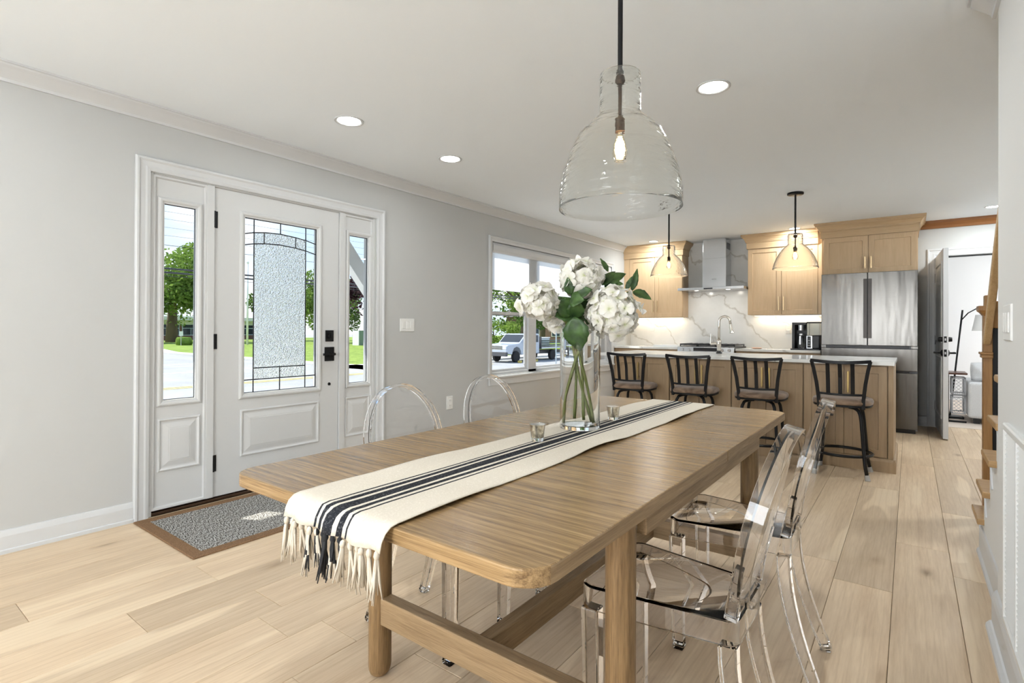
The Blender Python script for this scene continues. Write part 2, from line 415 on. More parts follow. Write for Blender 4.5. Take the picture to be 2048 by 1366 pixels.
sl.build('slab', m_door, D1)
fD = lambda a, b, h: (XF+h, a, b)
LITE = [(0,0),(.003,.009),(.012,.013),(.022,.011),(.030,.003),(.036,.002),(.037,-.02)]
RAISED = [(0,0),(.003,.008),(.010,.010),(.018,.003),(.024,.0015),(.030,.002),(.058,.009),(.062,.009),(.066,.0105)]
MB().frame((H[0]-.036,H[1]+.036,H[2]-.036,H[3]+.036), LITE, fD).build('lite_frame', m_door, D1)
MB().frame((1.749,2.343,.255,.570), RAISED, fD, cap=True).build('raised_panel', m_door, D1)
# leaded glass insert
XG = XF-.016
arc1 = [(1.774,1.763),(1.845,1.780),(1.929,1.792),(2.037,1.797),(2.155,1.789),(2.236,1.779),(2.323,1.760)]
arc2 = [(1.774,1.687),(1.845,1.703),(1.929,1.714),(2.037,1.719),(2.155,1.712),(2.236,1.701),(2.323,1.682)]
def az(arc, y):
    for (a, b), (c, d) in zip(arc[:-1], arc[1:]):
        if a <= y <= c: return b+(d-b)*(y-a)/(c-a)
def seg(arc, y0, y1): return [(y0, az(arc, y0))]+[p for p in arc if y0+1e-6 < p[0] < y1-1e-6]+[(y1, az(arc, y1))]
def pane(outline, mat, parent, x=XG):
    mb = MB()
    if mat is m_pane: mb.add([(x, a, b) for a, b in outline], [tuple(range(len(outline)))])
    else: mb.prism(outline, x-.004, x, lambda a, b, h: (h, a, b))
    return mb.build('pane', mat, parent)
VL, VR, VM, ZB1, ZB2 = 1.845, 2.236, 2.037, .845, .766
ins = pane([(VL,ZB1),(VR,ZB1)]+seg(arc2, VL, VR)[::-1], m_text, D1); ins.name = 'glass_insert'; ORG[ins.name] = ORG[D1.name]
ins['label'] = 'large pebbled privacy pane in black lead lines'
for a, b in ((VL,1.917),(1.917,2.155),(2.155,VR)): pane(seg(arc2,a,b)+seg(arc1,a,b)[::-1], m_text, ins)
for a, b in ((VL,VM),(VM,VR)):
    pane([(a,ZB2),(b,ZB2),(b,ZB1),(a,ZB1)], m_text, ins)
    pane([(a,H[2]),(b,H[2]),(b,ZB2),(a,ZB2)], m_pane, ins)
    pane(seg(arc1,a,b)+[(b,H[3]),(a,H[3])], m_pane, ins)
for a, b in ((H[0],VL),(VR,H[1])):
    pane([(a,H[2]),(b,H[2]),(b,ZB2),(a,ZB2)], m_pane, ins)
    pane([(a,ZB2),(b,ZB2)]+seg(arc2,a,b)[::-1], m_pane, ins)
    pane(seg(arc2,a,b)+seg(arc1,a,b)[::-1], m_pane, ins)
    pane(seg(arc1,a,b)+[(b,H[3]),(a,H[3])], m_pane, ins)
def came(pts, wdt=.007):
    mb = MB(); P = [(XG-.001, a, b) for a, b in pts]
    mb.tube(P, 1.0, 4, sq=(wdt, .010)) if False else mb.tube(P, wdt*.55, 6)
    return mb.build('came', m_came, ins)
for pts in ([(VL,H[2]),(VL,H[3])],[(VR,H[2]),(VR,H[3])],[(VM,H[2]),(VM,ZB1)],[(VL,ZB1),(VR,ZB1)],[(H[0],ZB2),(H[1],ZB2)],[(VM,az(arc1,VM)),(VM,H[3])],
            [(1.917,az(arc2,1.917)),(1.917,az(arc1,1.917))],[(2.155,az(arc2,2.155)),(2.155,az(arc1,2.155))],arc1,arc2): came(pts)
for a in ([(H[0],H[2]),(H[0],H[3])],[(H[1],H[2]),(H[1],H[3])],[(H[0],H[2]),(H[1],H[2])],[(H[0],H[3]),(H[1],H[3])]): came(a, .010)
for z0, z1 in ((1.770,1.878),(.984,1.082),(.190,.296)):
    h = MB(); h.box(XF-.002, XF+.004, 1.558, 1.596, z0, z1); h.lathe([(0,z0),(.007,z0),(.007,z1),(0,z1)], (XF+.009,1.575,0), 12); h.build('hinge', m_black, D1)
b_ = MB(); b_.box(XF, XF+.010, 2.395, 2.464, 1.02, 1.107); b_.lathe([(0,0),(.022,0),(.020,.018),(0,.018)], (XF+.010,2.43,1.064), 20, axis='x'); b_.box(XF+.028, XF+.040, 2.424, 2.436, 1.044, 1.084)
b_.build('deadbolt', m_black, D1, bevel=.0015)
b_ = MB(); b_.box(XF, XF+.010, 2.389, 2.470, .869, .977); b_.lathe([(0,0),(.015,0),(.013,.045),(0,.045)], (XF+.010,2.435,.923), 16, axis='x'); b_.box(XF+.045, XF+.058, 2.345, 2.452, .914, .932)
b_.build('lever_handle', m_black, D1, bevel=.002)
MB().lathe([(0,0),(.012,0),(.011,.004),(0,.005)], (XF,2.431,.691), 20, axis='x').build('sensor_button', m_black, D1)
b_ = MB(); b_.box(XL-.13, XL-.006, 1.225, 2.835, 0, .018); b_.box(XL-.13, XL-.03, 1.225, 2.835, .018, .027); b_.build('threshold', m_bronze, D1, bevel=.003)
def sidelight(name, y0, y1, g0, g1, p0, p1, label):
    o = S(thing(name, label, 'window', (XL-.04,(y0+y1)/2,.027)), label, 'window')
    q = MB(); z = (.679,1.875)
    for a, b, c, d in ((y0,g0,.03,2.033),(g1,y1,.03,2.033),(g0,g1,.03,z[0]),(g0,g1,z[1],2.033)): q.box(XF-.045, XF, a, b, c, d)
    q.build('panel_frame', m_door, o)
    MB().frame((y0,y1,.03,2.033), [(0,.012),(.012,.012),(.018,0)], fD).build('stop_bead', m_door, o)
    MB().frame((g0-.032,g1+.032,z[0]-.034,z[1]+.034), LITE, fD).build('lite_frame', m_door, o)
    MB().frame((p0,p1,.252,.572), RAISED, fD, cap=True).build('raised_panel', m_door, o)
    MB().add([(XG,g0,z[0]),(XG,g1,z[0]),(XG,g1,z[1]),(XG,g0,z[1])], [(0,1,2,3)]).build('pane', m_pane, o)
    MB().frame((g0,g1,z[0],z[1]), [(0,.004),(.006,.004),(.006,-.004)], lambda a, b, h: (XG+h, a, b)).build('spacer', m_came, o)
    return o
sidelight('window_1', 1.225, 1.530, 1.285, 1.472, 1.258, 1.498, 'narrow sidelight left of the front door beside the hinges')
sidelight('window_2', 2.556, 2.835, 2.608, 2.799, 2.573, 2.816, 'narrow sidelight right of the front door beside the lock')

# ------------------------------------------------------------------ large window with roller shade
mb = MB(); mb.frame((4.341,7.295,.60,2.124), [(0,0),(0,.018),(.008,.024),(.02,.022),(.034,.013),(.052,.011),(.058,.010),(.058,-.12)], fW, openb=True)
S(mb.build('trim_5', m_trim), 'white moulded casing around the large window', 'moulding')
W = S(thing('window_3', 'large three part white window with a half lowered shade', 'window', (XL-.08,5.8,.62)), 'large three part white window beside the dining table', 'window')
q = MB(); q.box(XL-.13, XL+.035, 4.32, 7.31, .590, .612); q.build('sill', m_trim, W, bevel=.004)
q = MB(); q.box(XL, XL+.016, 4.345, 7.29, .515, .59); q.build('apron', m_trim, W, bevel=.004)
xa, xb = XL-.115, XL-.06
q = MB()
for y0, y1, z0, z1 in ((4.399,4.418,.612,2.066),(5.145,5.305,.612,2.066),(6.60,6.76,.612,2.066),(7.222,7.237,.612,2.066),(4.418,7.222,2.045,2.066),(4.418,7.222,.612,.650)): q.box(xa, xb+.02, y0, y1, z0, z1)
q.build('frame', m_trim, W, bevel=.003)
def sash(y0, y1, z0, z1, x, t=.042):
    s = MB().frame((y0,y1,z0,z1), [(0,-.012),(0,.012),(t-.008,.012),(t,.004),(t,-.012)], lambda a, b, h: (x+h, a, b)).build('sash', m_trim, W)
    MB().add([(x-.002,y0+t,z0+t),(x-.002,y1-t,z0+t),(x-.002,y1-t,z1-t),(x-.002,y0+t,z1-t)], [(0,1,2,3)]).build('pane', m_pane, s)
sash(4.418,5.145,1.275,2.045,XL-.10,.035); sash(4.418,5.145,.645,1.318,XL-.078,.035)
sash(5.305,6.60,.645,2.045,XL-.09,.03)
sash(6.76,7.222,1.275,2.045,XL-.10,.035); sash(6.76,7.222,.645,1.318,XL-.078,.035)
m_fab, n, b = newmat('shade_fabric')
for x in list(n.nodes):
    if x.type != 'OUTPUT_MATERIAL': n.nodes.remove(x)
o_ = [x for x in n.nodes][0]; d_ = N(n, 'ShaderNodeBsdfDiffuse'); d_.inputs[0].default_value = (.88,.88,.88,1); t_ = N(n, 'ShaderNodeBsdfTranslucent'); t_.inputs[0].default_value = (.96,.97,.98,1)
mx_ = N(n, 'ShaderNodeMixShader'); mx_.inputs[0].default_value = .85; n.links.new(d_.outputs[0], mx_.inputs[1]); n.links.new(t_.outputs[0], mx_.inputs[2]); n.links.new(mx_.outputs[0], o_.inputs[0])
SH = thing('roller_shade', 'half lowered white translucent roller shade in the large window', 'window shade', (XL-.03,5.8,1.56))
q = MB(); q.prism([(0,1.955),(0,2.062),(.045,2.062),(.058,2.03),(.058,1.985),(.045,1.955)], 4.42, 7.22, lambda a, b, h: (XL-.052+a, h, b)); q.build('cassette', m_trim, SH, bevel=.003)
box('fabric', m_fab, SH, XL-.034, XL-.0335, 4.43, 7.21, 1.572, 1.97)
q = MB(); q.prism([(0,1.552),(.012,1.552),(.012,1.578),(0,1.578)], 4.43, 7.21, lambda a, b, h: (XL-.040+a, h, b)); q.build('hem_bar', m_fab, SH, bevel=.003)

# unseen window frames added around the fill lamps behind the camera
for i, (x0, x1) in enumerate(((-3.25,-1.95),(-1.4,-.1))):
    o = S(MB().frame((x0,x1,.6,2.1), [(0,.03),(.05,.03),(.05,-.03)], lambda a, b, h: (a, -3.25+h, b)).build('window_%d' % (4+i), m_trim), ('added window frame around the left fill lamp behind the camera', 'added window frame around the right fill lamp behind the camera')[i], 'window')

# ------------------------------------------------------------------ wall plates
def plate(name, label, cat, fn, a0, a1, b0, b1, rockers, group=None):
    o = thing(name, label, cat, fn((a0+a1)/2, b0, 0))
    MB().frame((a0,a1,b0,b1), [(0,0),(.002,.005),(.004,.006)], fn, cap=True).build('plate', m_white, o)
    for r in rockers:
        MB().frame(r, [(0,.0055),(.0,.009),(.003,.010)], fn, cap=True).build('rocker', m_white, o)
        MB().frame((r[0]-.002,r[1]+.002,r[2]-.002,r[3]+.002), [(0,.0058),(.002,.0060)], fn).build('gap_line', m_grey, o)
    return o
plate('light_switch', 'triple white rocker switch on the grey wall right of the front door', 'switch', fW, 3.125, 3.291, 1.097, 1.212, [(3.142+k*.048,3.142+k*.048+.033,1.121,1.187) for k in range(3)])
o = plate('wall_outlet', 'white outlet low on the grey wall below the triple switch', 'outlet', fW, 3.715, 3.80, .340, .468, [])
for z in (.375,.425):
    MB().frame((3.738,3.777,z-.018,z+.018), [(0,.006),(.003,.009)], fW, cap=True).build('receptacle', m_white, o)
    for dy in (-.007,.007): MB().frame((3.7575+dy-.0015,3.7575+dy+.0015,z-.004,z+.008), [(0,.0092),(0,.0095)], fW, cap=True).build('slot', m_grey, o)
fR = lambda a, b, h: (XR-h, a, b)
plate('light_switch', 'white switch plate on the white wall above the louvred grille', 'switch', fR, 2.335, 2.505, 1.09, 1.212, [(2.36,2.393,1.118,1.184),(2.408,2.441,1.118,1.184),(2.456,2.489,1.118,1.184)])

# return-air grille
G = thing('vent_grille', 'tall white louvred vent grille low on the right wall', 'vent', (XR,2.05,.155))
MB().frame((1.55,2.42,.150,.815), [(0,0),(0,.012),(.004,.016),(.020,.016),(.024,.010),(.024,-.0)], fR).build('frame', m_white, G)
box('backing', m_grey, G, XR-.0015, XR-.0005, 1.57, 2.40, .17, .80)
lm = bpy.data.meshes.new('louvre')
lm.from_pydata([(0,-.41,0),(0,.41,0),(-.011,.41,-.011),(-.011,-.41,-.011),(-.001,-.41,-.0015),(-.001,.41,-.0015)], [], [(0,1,2,3),(4,5,2,3),(0,1,5,4),(0,4,3),(1,2,5)]); lm.materials.append(m_white)
z = .182
while z < .80:
    o = bpy.data.objects.new('louvre', lm); COL.objects.link(o); o.parent = G; o.location = (-.0015,1.985-2.05,z-.155); z += .0155
for y in (2.16,1.9): box('mullion', m_white, G, XR-.014, XR-.002, y-.004, y+.004, .17, .80)

# ------------------------------------------------------------------ stairs
ST = S(thing('staircase', 'oak stair treads with white risers climbing behind the right wall', 'staircase', (.8,3.78,0)), 'oak stair treads with white risers climbing behind the right wall', 'staircase')
for i in range(8):
    z = .19*(i+1); yn = 3.795-.2345*i
    q = MB(); q.prism([(yn,z-.014),(yn-.006,z-.004),(yn-.016,z),(yn-.30,z),(yn-.30,z-.028),(yn-.016,z-.028),(yn-.006,z-.024)], .268, 1.41, lambda a, b, h: (h, a, b)); q.build('tread', m_stair, ST, bevel=.004)
    box('riser', m_trim, ST, .30, 1.41, yn-.05, yn-.03, z-.19, z-.028)
sk = [(3.745,0),(3.745,.162)]
for i in range(8):
    yn = 3.795-.2345*i; z = .19*(i+1)
    sk += [(yn-.05,z-.028)]
    if i < 7: sk += [(yn-.2845,z-.028)]
sk += [(2.05,1.48),(2.05,0)]
q = MB(); q.prism(sk, .295, .31, lambda a, b, h: (h, a, b)); q.build('skirt_board', m_rwall, ST)
for i in range(4):
    z = .19*(i+1); yn = 3.795-.2345*i
    MB().bar((.292,yn-.10,z-.03), (.292,yn-.17,z-.15), .006, .012).build('bracket', m_trim, ST)
mb = MB(); mb.prism([(0,0),(.022,0),(.020,.012),(.012,.022),(.010,.11),(.006,.13),(0,.135)], 2.70, 3.60, lambda d, z, a: (.295-d, a, z)); mb.build('base_moulding', m_trim, ST)
NW = thing('newel_post', 'square oak newel post with moulded cap at the stair foot', 'newel post', (.39,4.2,0))
box('post', m_newel, NW, .347, .388, 4.17, 4.25, 0, 1.245, bevel=.003)
box('post_cap', m_newel, NW, .352, .384, 4.165, 4.245, 1.27, 1.335, bevel=.003)
q = MB(); q.frame((.323,.3885,4.136,4.274), [(0,1.272),(0,1.245),(.010,1.235),(.024,1.215)], lambda a, b, h: (a, b, h)); q.box(.325,.3885,4.138,4.272,1.245,1.271); q.build('collar', m_newel, NW)
q = MB(); q.box(.332,.3885,4.145,4.265,.985,1.0); q.box(.338,.3885,4.15,4.26,.965,.985); q.build('band', m_newel, NW, bevel=.003)
RL = thing('stair_rail', 'oak handrail rising steeply from the newel post', 'handrail', (.36,4.17,1.04))
q = MB(); q.tube([(.36,4.15,1.06),(.36,3.66,1.55),(.36,2.85,2.32)], 1.0, 4, sq=(.034,.05)); q.build('rail', m_rail, RL, bevel=.006)
q = MB(); q.box(.389,1.40,4.18,4.23,1.14,1.30); q.build('level_rail', m_newel, RL, bevel=.006)
for k in range(9): box('black_bar', m_black, RL, .390+k*.11, .435+k*.11, 4.19, 4.22, 0, 1.14)  # row of black upright bars below the level rail
# ================================================================== DINING SET
TX0, TX1, TY0, TY1, TZ = -1.415, -.451, .662, 2.715, .747
TB = thing('dining_table', 'long oak trestle dining table with rounded corners', 'table', (-.95,1.71,0))
def rrect(x0, x1, y0, y1, rs, n=6):
    # rs = radii at (x0,y0),(x1,y0),(x1,y1),(x0,y1)
    P = []
    for (cx, cy, sx, sy, a0), r in zip(((x0,y0,1,1,PI),(x1,y0,-1,1,1.5*PI),(x1,y1,-1,-1,0),(x0,y1,1,-1,.5*PI)), rs):
        if r <= 0: P.append((cx, cy)); continue
        for i in range(n+1):
            a = a0+.5*PI*i/n; P.append((cx+sx*r+r*math.cos(a), cy+sy*r+r*math.sin(a)))
    return P
R_ = .062
for y0, y1, rs in ((TY0,1.718,(R_,R_,0,0)),(1.719,1.984,(0,0,0,0)),(1.985,TY1,(0,0,R_,R_))):
    MB().prism(rrect(TX0, TX1, y0, y1, rs), TZ-.032, TZ, lambda a, b, h: (a, b, h)).build('tabletop_board', m_table, TB, bevel=.0035 if len(set(rs)) > 1 else .0008); tops = [c for c in TB.children if c.name.startswith('tabletop')]; tops[-1].data.materials.append(m_tableY)
    for p_ in tops[-1].data.polygons:
        if abs(p_.normal.x) > .985 and abs(p_.normal.z) < .3: p_.material_index = 1
for x in (-1.372,-.528):
    for y in (1.12,2.335):
        prof = [(0,0),(.012,.001),(.022,.006),(.029,.014),(.0325,.024),(.034,.036),(.034,TZ-.0325)]
        q = MB(); q.lathe(prof, (0,0,0), 28); q.v = [(v[0]+x, v[1]*1.12+y, v[2]) for v in q.v]; q.build('leg', m_tableZ, TB, smooth=True, auto=40)
for x in (-1.385,-.495): box('apron', m_tableY, TB, x-.012, x+.012, 1.16, 2.30, .648, TZ-.0325, bevel=.002)
for y in (1.12,2.335):
    box('cross_stretcher', m_tableX, TB, -1.345, -.555, y-.022, y+.022, .178, .262, bevel=.003)
    box('end_rail', m_tableX, TB, -1.345, -.555, y-.012, y+.012, .648, TZ-.0325, bevel=.002)
box('long_stretcher', m_tableY, TB, -.972, -.928, 1.142, 2.313, .180, .258, bevel=.003)

# table runner
m_run, n, b = newmat('runner_cloth'); setp(b, rough=.9, spec=.1)
tcn = N(n, 'ShaderNodeTexCoord'); sp = N(n, 'ShaderNodeSeparateXYZ'); n.links.new(tcn.outputs['Object'], sp.inputs[0])
mr = N(n, 'ShaderNodeMapRange'); mr.inputs['From Min'].default_value = -.16; mr.inputs['From Max'].default_value = .16; n.links.new(sp.outputs[0], mr.inputs[0])
cw, ck = (.68,.615,.515), (.022,.023,.028)
stops = [(0,cw),(.325,ck),(.345,cw),(.375,ck),(.418,cw),(.452,ck),(.548,cw),(.582,ck),(.625,cw),(.655,ck),(.675,cw)]
col = ramp_(n, mr.outputs[0], stops, 'CONSTANT')
vv = mapped(n, (260,260,260)); wv = N(n, 'ShaderNodeTexNoise', Scale=1.0, Detail=2.0); n.links.new(vv, wv.inputs['Vector'])
mm = N(n, 'ShaderNodeMixRGB', blend_type='ADD'); mm.inputs[0].default_value = .12; n.links.new(col, mm.inputs[1])
n.links.new(ramp_(n, wv.outputs[0], [(.52,(0,0,0)),(.72,(.8,.8,.8))]), mm.inputs[2]); n.links.new(mm.outputs[0], b.inputs['Base Color']); bump_(n, b, wv.outputs[0], .25, .002)
m_cream = plain('cream_fringe', (.62,.55,.45), .95); m_bfr = plain('black_fringe', (.02,.02,.022), .95)
RX = -.938
RN = thing('table_runner', 'cream striped runner with knotted fringe down the dining table', 'table runner', (RX,1.71,TZ))
path = [(TY0-.030,TZ-.040),(TY0-.026,TZ-.022),(TY0-.018,TZ-.008),(TY0-.006,TZ+.0005),(TY0+.010,TZ+.003)]
yy = TY0+.03
while yy < TY1-.02: path.append((yy,TZ+.0026)); yy += .03
path += [(TY1-.005,TZ+.003),(TY1+.006,TZ),(TY1+.010,TZ-.02),(TY1+.012,TZ-.10)]
ru = random.Random(5); NW_ = 28; vs = []; fs = []
ph = [ru.uniform(0,6) for _ in range(6)]
for i, (y, z) in enumerate(path):
    ex = .004*math.sin(y*5+ph[0])+.003*math.sin(y*13+ph[1])
    for k_ in range(NW_+1):
        t = k_/NW_; x = RX-.16+.32*t
        e = (abs(t-.5)*2)**6
        x += ex*(abs(t-.5)*2)**3*(1 if t > .5 else -1)
        zz = z+e*.006*max(0, math.sin(y*9+ph[2]+(2 if t > .5 else 0)))+.0008*math.sin(x*60+y*7)*(1 if TY0+.03 < y < TY1-.03 else 0)
        vs.append((x, y+(.006*math.sin(t*22) if y < TY0-.01 else 0), zz))
for i in range(len(path)-1):
    for k_ in range(NW_):
        a = i*(NW_+1)+k_; fs.append((a, a+1, a+NW_+2, a+NW_+1))
o = MB().add(vs, fs).build('cloth', m_run, RN, smooth=True)
md = o.modifiers.new('thick', 'SOLIDIFY'); md.thickness = .0022; md.offset = 1
def tassel_mesh(seed, mats):
    r = random.Random(seed); q = MB()
    q.lathe([(0,-.010),(.004,-.009),(.0062,-.003),(.005,.003),(.002,.006),(0,.006)], (0,0,0), 8)
    for s in range(9):
        a = r.uniform(0,2*PI); d = r.uniform(.001,.0038); L = r.uniform(.068,.088); bx, by = r.uniform(-.008,.012), r.uniform(-.004,.004)
        pts = [(d*math.cos(a)*.4,d*math.sin(a)*.4,-.006),(d*math.cos(a),d*math.sin(a),-.02),(d*math.cos(a)*1.1+bx*.4,d*math.sin(a)+by*.3,-L*.6),(d*math.cos(a)*1.7+bx,d*math.sin(a)*1.6+by,-L)]
        q.tube(pts, [.0028,.0029,.0026,.0010], 5)
    me = bpy.data.meshes.new('tassel'); me.from_pydata(q.v, [], q.f)
    for p in me.polygons: p.use_smooth = True
    for m in mats: me.materials.append(m)
    if len(mats) > 1:
        nf = len(me.polygons)
        for i, p in enumerate(me.polygons): p.material_index = (i//17) % 2
    return me
tm = {c: [tassel_mesh(i+ord(c), {'c':[m_cream],'k':[m_bfr],'m':[m_bfr,m_cream]}[c]) for i in range(3)] for c in 'ckm'}
pat = 'cccccmmkkmmcccccc'
for i, c in enumerate(pat):
    t = (i+.4)/len(pat)
    o = bpy.data.objects.new('tassel', tm[c][i % 3]); COL.objects.link(o); o.parent = RN
    o.location = (-.16+.32*t, TY0-.030-1.71+.004*math.sin(i*2.1), -.045); o.rotation_euler = (ru.uniform(-.08,.08), ru.uniform(-.12,.12), ru.uniform(0,6)); s_ = 1.0+.12*math.sin(i*1.7); o.scale = (1,1,s_)

# vase and flowers
VC = (-.99,1.742); vz = TZ+.0052; Rv = (.7990,.6013)
V = thing('glass_vase', 'tall clear glass cylinder vase on the table runner', 'vase', (VC[0],VC[1],vz))
ro, ri, vt = .0745, .0705, 1.139
MB().lathe([(0,vz),(ro-.003,vz),(ro,vz+.003),(ro,vt),(ri,vt),(ri,vz+.018),(ri-.004,vz+.014),(0,vz+.014)], (VC[0],VC[1],0), 56).build('cylinder', m_vase, V, smooth=True, auto=45)
def vpt(a, d, z): # a along the picture's right, d away
    return (VC[0]+Rv[0]*a-Rv[1]*d, VC[1]+Rv[1]*a+Rv[0]*d, z)
m_leaf, n, b = newmat('leaf_green'); setp(b, rough=.45, spec=.4)
vv = mapped(n, (1,1,1), 'pos', 5.0); no = N(n, 'ShaderNodeTexNoise', Scale=28.0, Detail=3.0); n.links.new(vv, no.inputs['Vector'])
n.links.new(ramp_(n, no.outputs[0], [(.3,(.012,.032,.009)),(.7,(.060,.125,.028))]), b.inputs['Base Color']); bump_(n, b, no.outputs[0], .3, .004)
m_stem = plain('stem_green', (.13,.16,.035), .55)
m_pet = bpy.data.materials.new('petal_white'); m_pet.use_nodes = True; n = m_pet.node_tree; n.nodes.clear()
o_ = N(n, 'ShaderNodeOutputMaterial'); mx_ = N(n, 'ShaderNodeMixShader'); mx_.inputs[0].default_value = .42; d_ = N(n, 'ShaderNodeBsdfDiffuse'); t_ = N(n, 'ShaderNodeBsdfTranslucent')
tcn = N(n, 'ShaderNodeTexCoord'); le = N(n, 'ShaderNodeVectorMath', operation='LENGTH'); n.links.new(tcn.outputs['Object'], le.inputs[0])
cc = ramp_(n, le.outputs[1], [(.0,(.70,.74,.42)),(.008,(.90,.89,.76)),(.020,(.95,.925,.87))]); n.links.new(cc, d_.inputs[0]); n.links.new(cc, t_.inputs[0])
n.links.new(d_.outputs[0], mx_.inputs[1]); n.links.new(t_.outputs[0], mx_.inputs[2]); n.links.new(mx_.outputs[0], o_.inputs[0])
def floret(seed):
    r = random.Random(seed); vs = []; fs = []
    for k in range(4):
        a0 = k*PI/2+r.uniform(-.25,.25); L = .0265*r.uniform(.8,1.2); wd = L*.66; tilt = r.uniform(-.15,.75); n0 = len(vs); cup = r.uniform(-.15,.55); tw = r.uniform(-.35,.35); ph = r.uniform(0,6)
        rows = [(0.0,.10),(.22,.55),(.5,.98),(.74,1.0),(.92,.62),(1.0,.16)]
        for t, ww in rows:
            for s in (-1,-.5,0,.5,1):
                x = t*L; y = s*ww*wd; z = x*tilt*(1-.45*t)+cup*wd*s*s*ww+tw*y*t+.0022*math.sin(5*s+ph+4*t)-.012*t**3*abs(tw)*2
                vs.append((x*math.cos(a0)-y*math.sin(a0), x*math.sin(a0)+y*math.cos(a0), z))
        for i in range(5):
            for j in range(4): q0 = n0+i*5+j; fs.append((q0, q0+5, q0+6, q0+1))
    me = bpy.data.meshes.new('floret'); me.from_pydata(vs, [], fs); me.materials.append(m_pet)
    for p in me.polygons: p.use_smooth = True
    return me
flo = [floret(i) for i in range(9)]
def leaf(parent, A, B, wd):
    A, B = Vector(A), Vector(B); t = (B-A); L = t.length; t.normalize()
    toc = (Vector((0,0,1.3))-A).normalized(); nrm = (toc+Vector((0,0,.55))+Vector((random.uniform(-.3,.3),)*3)); nrm = (nrm-t*nrm.dot(t)).normalized(); s = t.cross(nrm)
    vs = []; fs = []; M_ = 10
    for i in range(M_+1):
        u = i/M_; ww = wd*.9*math.sin(PI*min(1, u**.78))*(1 if u < 1 else 0)+.0006
        for k_ in (-1,-.5,0,.5,1):
            vs.append(A+t*L*u+s*ww*k_*(1+.10*(i % 2))+nrm*(abs(k_)*ww*.28-.22*L*(u-.5)**2+.0015*math.sin(i*1.9+k_*2)))
    for i in range(M_):
        for k_ in range(4): a = i*5+k_; fs.append((a, a+1, a+6, a+5))
    o = MB().add(vs, fs).build('leaf', m_leaf, parent, smooth=True); md = o.modifiers.new('t', 'SOLIDIFY'); md.thickness = .0008
    return o
fl = random.Random(11); m_bcore = plain('bloom_core', (.55,.58,.38), .8)
def hydrangea(label, stem, bloom, rad, nflo, leaves, name='hydrangea', cat='flower', sq=(1,1,.9)):
    o = thing(name, label, cat, stem[0])
    q = MB(); pts = [Vector(p) for p in stem]; S_ = []
    for i in range(len(pts)-1):
        for k_ in range(4): S_.append(pts[i].lerp(pts[i+1], k_/4))
    S_.append(pts[-1]); S2 = [S_[0]]+[(S_[i-1]+S_[i]*2+S_[i+1])/4 for i in range(1, len(S_)-1)]+[S_[-1]]
    q.tube(S2, [.0058*(1+.15*math.sin(i*1.3)) for i in range(len(S2))], 8); q.build('stem', m_stem, o, smooth=True)
    if bloom:
        c = Vector(bloom)
        q = MB()
        core = MB().lathe([(0,-rad*.4),(rad*.28,-rad*.28),(rad*.4,0),(rad*.28,rad*.28),(0,rad*.4)], bloom, 12).build('bloom', m_bcore, o, smooth=True)
        for i in range(nflo):
            zc = 1-2*(i+.5)/nflo
            if zc < -.75: continue
            a = i*2.39996; rr = math.sqrt(1-zc*zc); d = Vector((rr*math.cos(a), rr*math.sin(a), zc)); d = (d+Vector((fl.uniform(-.38,.38), fl.uniform(-.38,.38), fl.uniform(-.38,.38)))).normalized()
            f_ = bpy.data.objects.new('floret', flo[(i*4+i//9) % 9]); COL.objects.link(f_); f_.parent = core
            f_.location = c+Vector((d.x*sq[0], d.y*sq[1], d.z*sq[2]))*rad*fl.uniform(.62,1.06)-ORG[o.name]
            f_.rotation_euler = (d.to_track_quat('Z','Y') @ Matrix.Rotation(fl.uniform(0,6), 3, 'Z').to_quaternion()).to_euler(); s_ = fl.uniform(.85,1.25); f_.scale = (s_, s_, s_)
    for A, B, wd in leaves: leaf(o, A, B, wd)
zb = vz+.0195
hydrangea('white hydrangea rising highest from the glass vase', [vpt(.052,.0,zb),vpt(.03,0,.90),vpt(-.005,0,1.03),vpt(-.015,0,1.16),(-.984,1.736,1.28)], (-.984,1.736,1.312), .078, 78,
    [((-.99,1.67,1.247),(-.993,1.654,1.31),.020),((-.99,1.67,1.243),(-.913,1.69,1.267),.030),((-.923,1.808,1.295),(-.858,1.856,1.336),.026),((-.923,1.807,1.297),(-.937,1.785,1.351),.015),((-.92,1.834,1.343),(-.945,1.816,1.394),.010),((-.923,1.808,1.294),(-.857,1.832,1.294),.018),((-.925,1.81,1.292),(-.875,1.835,1.262),.022),((-.93,1.80,1.29),(-.895,1.84,1.345),.02)])
hydrangea('white hydrangea leaning left toward the window', [vpt(.048,.02,zb),vpt(.0,.015,.93),vpt(-.03,.0,1.08),vpt(-.05,-.02,1.15),(-1.07,1.62,1.20)], (-1.083,1.600,1.218), .070, 62,
    [((-.987,1.698,1.176),(-1.034,1.624,1.228),.036),((-.985,1.70,1.16),(-.965,1.665,1.235),.034),((-.99,1.75,1.15),(-.955,1.745,1.23),.040),((-.987,1.698,1.167),(-1.044,1.63,1.177),.024)])
hydrangea('large white hydrangea drooping right over the vase rim', [vpt(-.062,.0,zb),vpt(-.055,0,.87),vpt(-.01,.0,1.03),vpt(.02,0,1.13),(-.885,1.765,1.17)], (-.872,1.772,1.180), .096, 96,
    [((-.989,1.758,1.148),(-.944,1.792,1.18),.030),((-.991,1.82,1.158),(-.957,1.857,1.236),.040)], sq=(1,1,1))
hydrangea('small white hydrangea low behind the left bloom', [vpt(-.018,.02,zb+.012),vpt(-.012,.02,.92),vpt(-.01,.03,1.08),vpt(-.03,.03,1.14),(-1.075,1.73,1.15)], (-1.09,1.73,1.152), .042, 22,
    [((-.964,1.652,1.166),(-.957,1.683,1.039),.050),((-.988,1.659,1.228),(-.926,1.656,1.226),.032),((-1.0,1.788,1.158),(-.968,1.837,1.259),.045)])
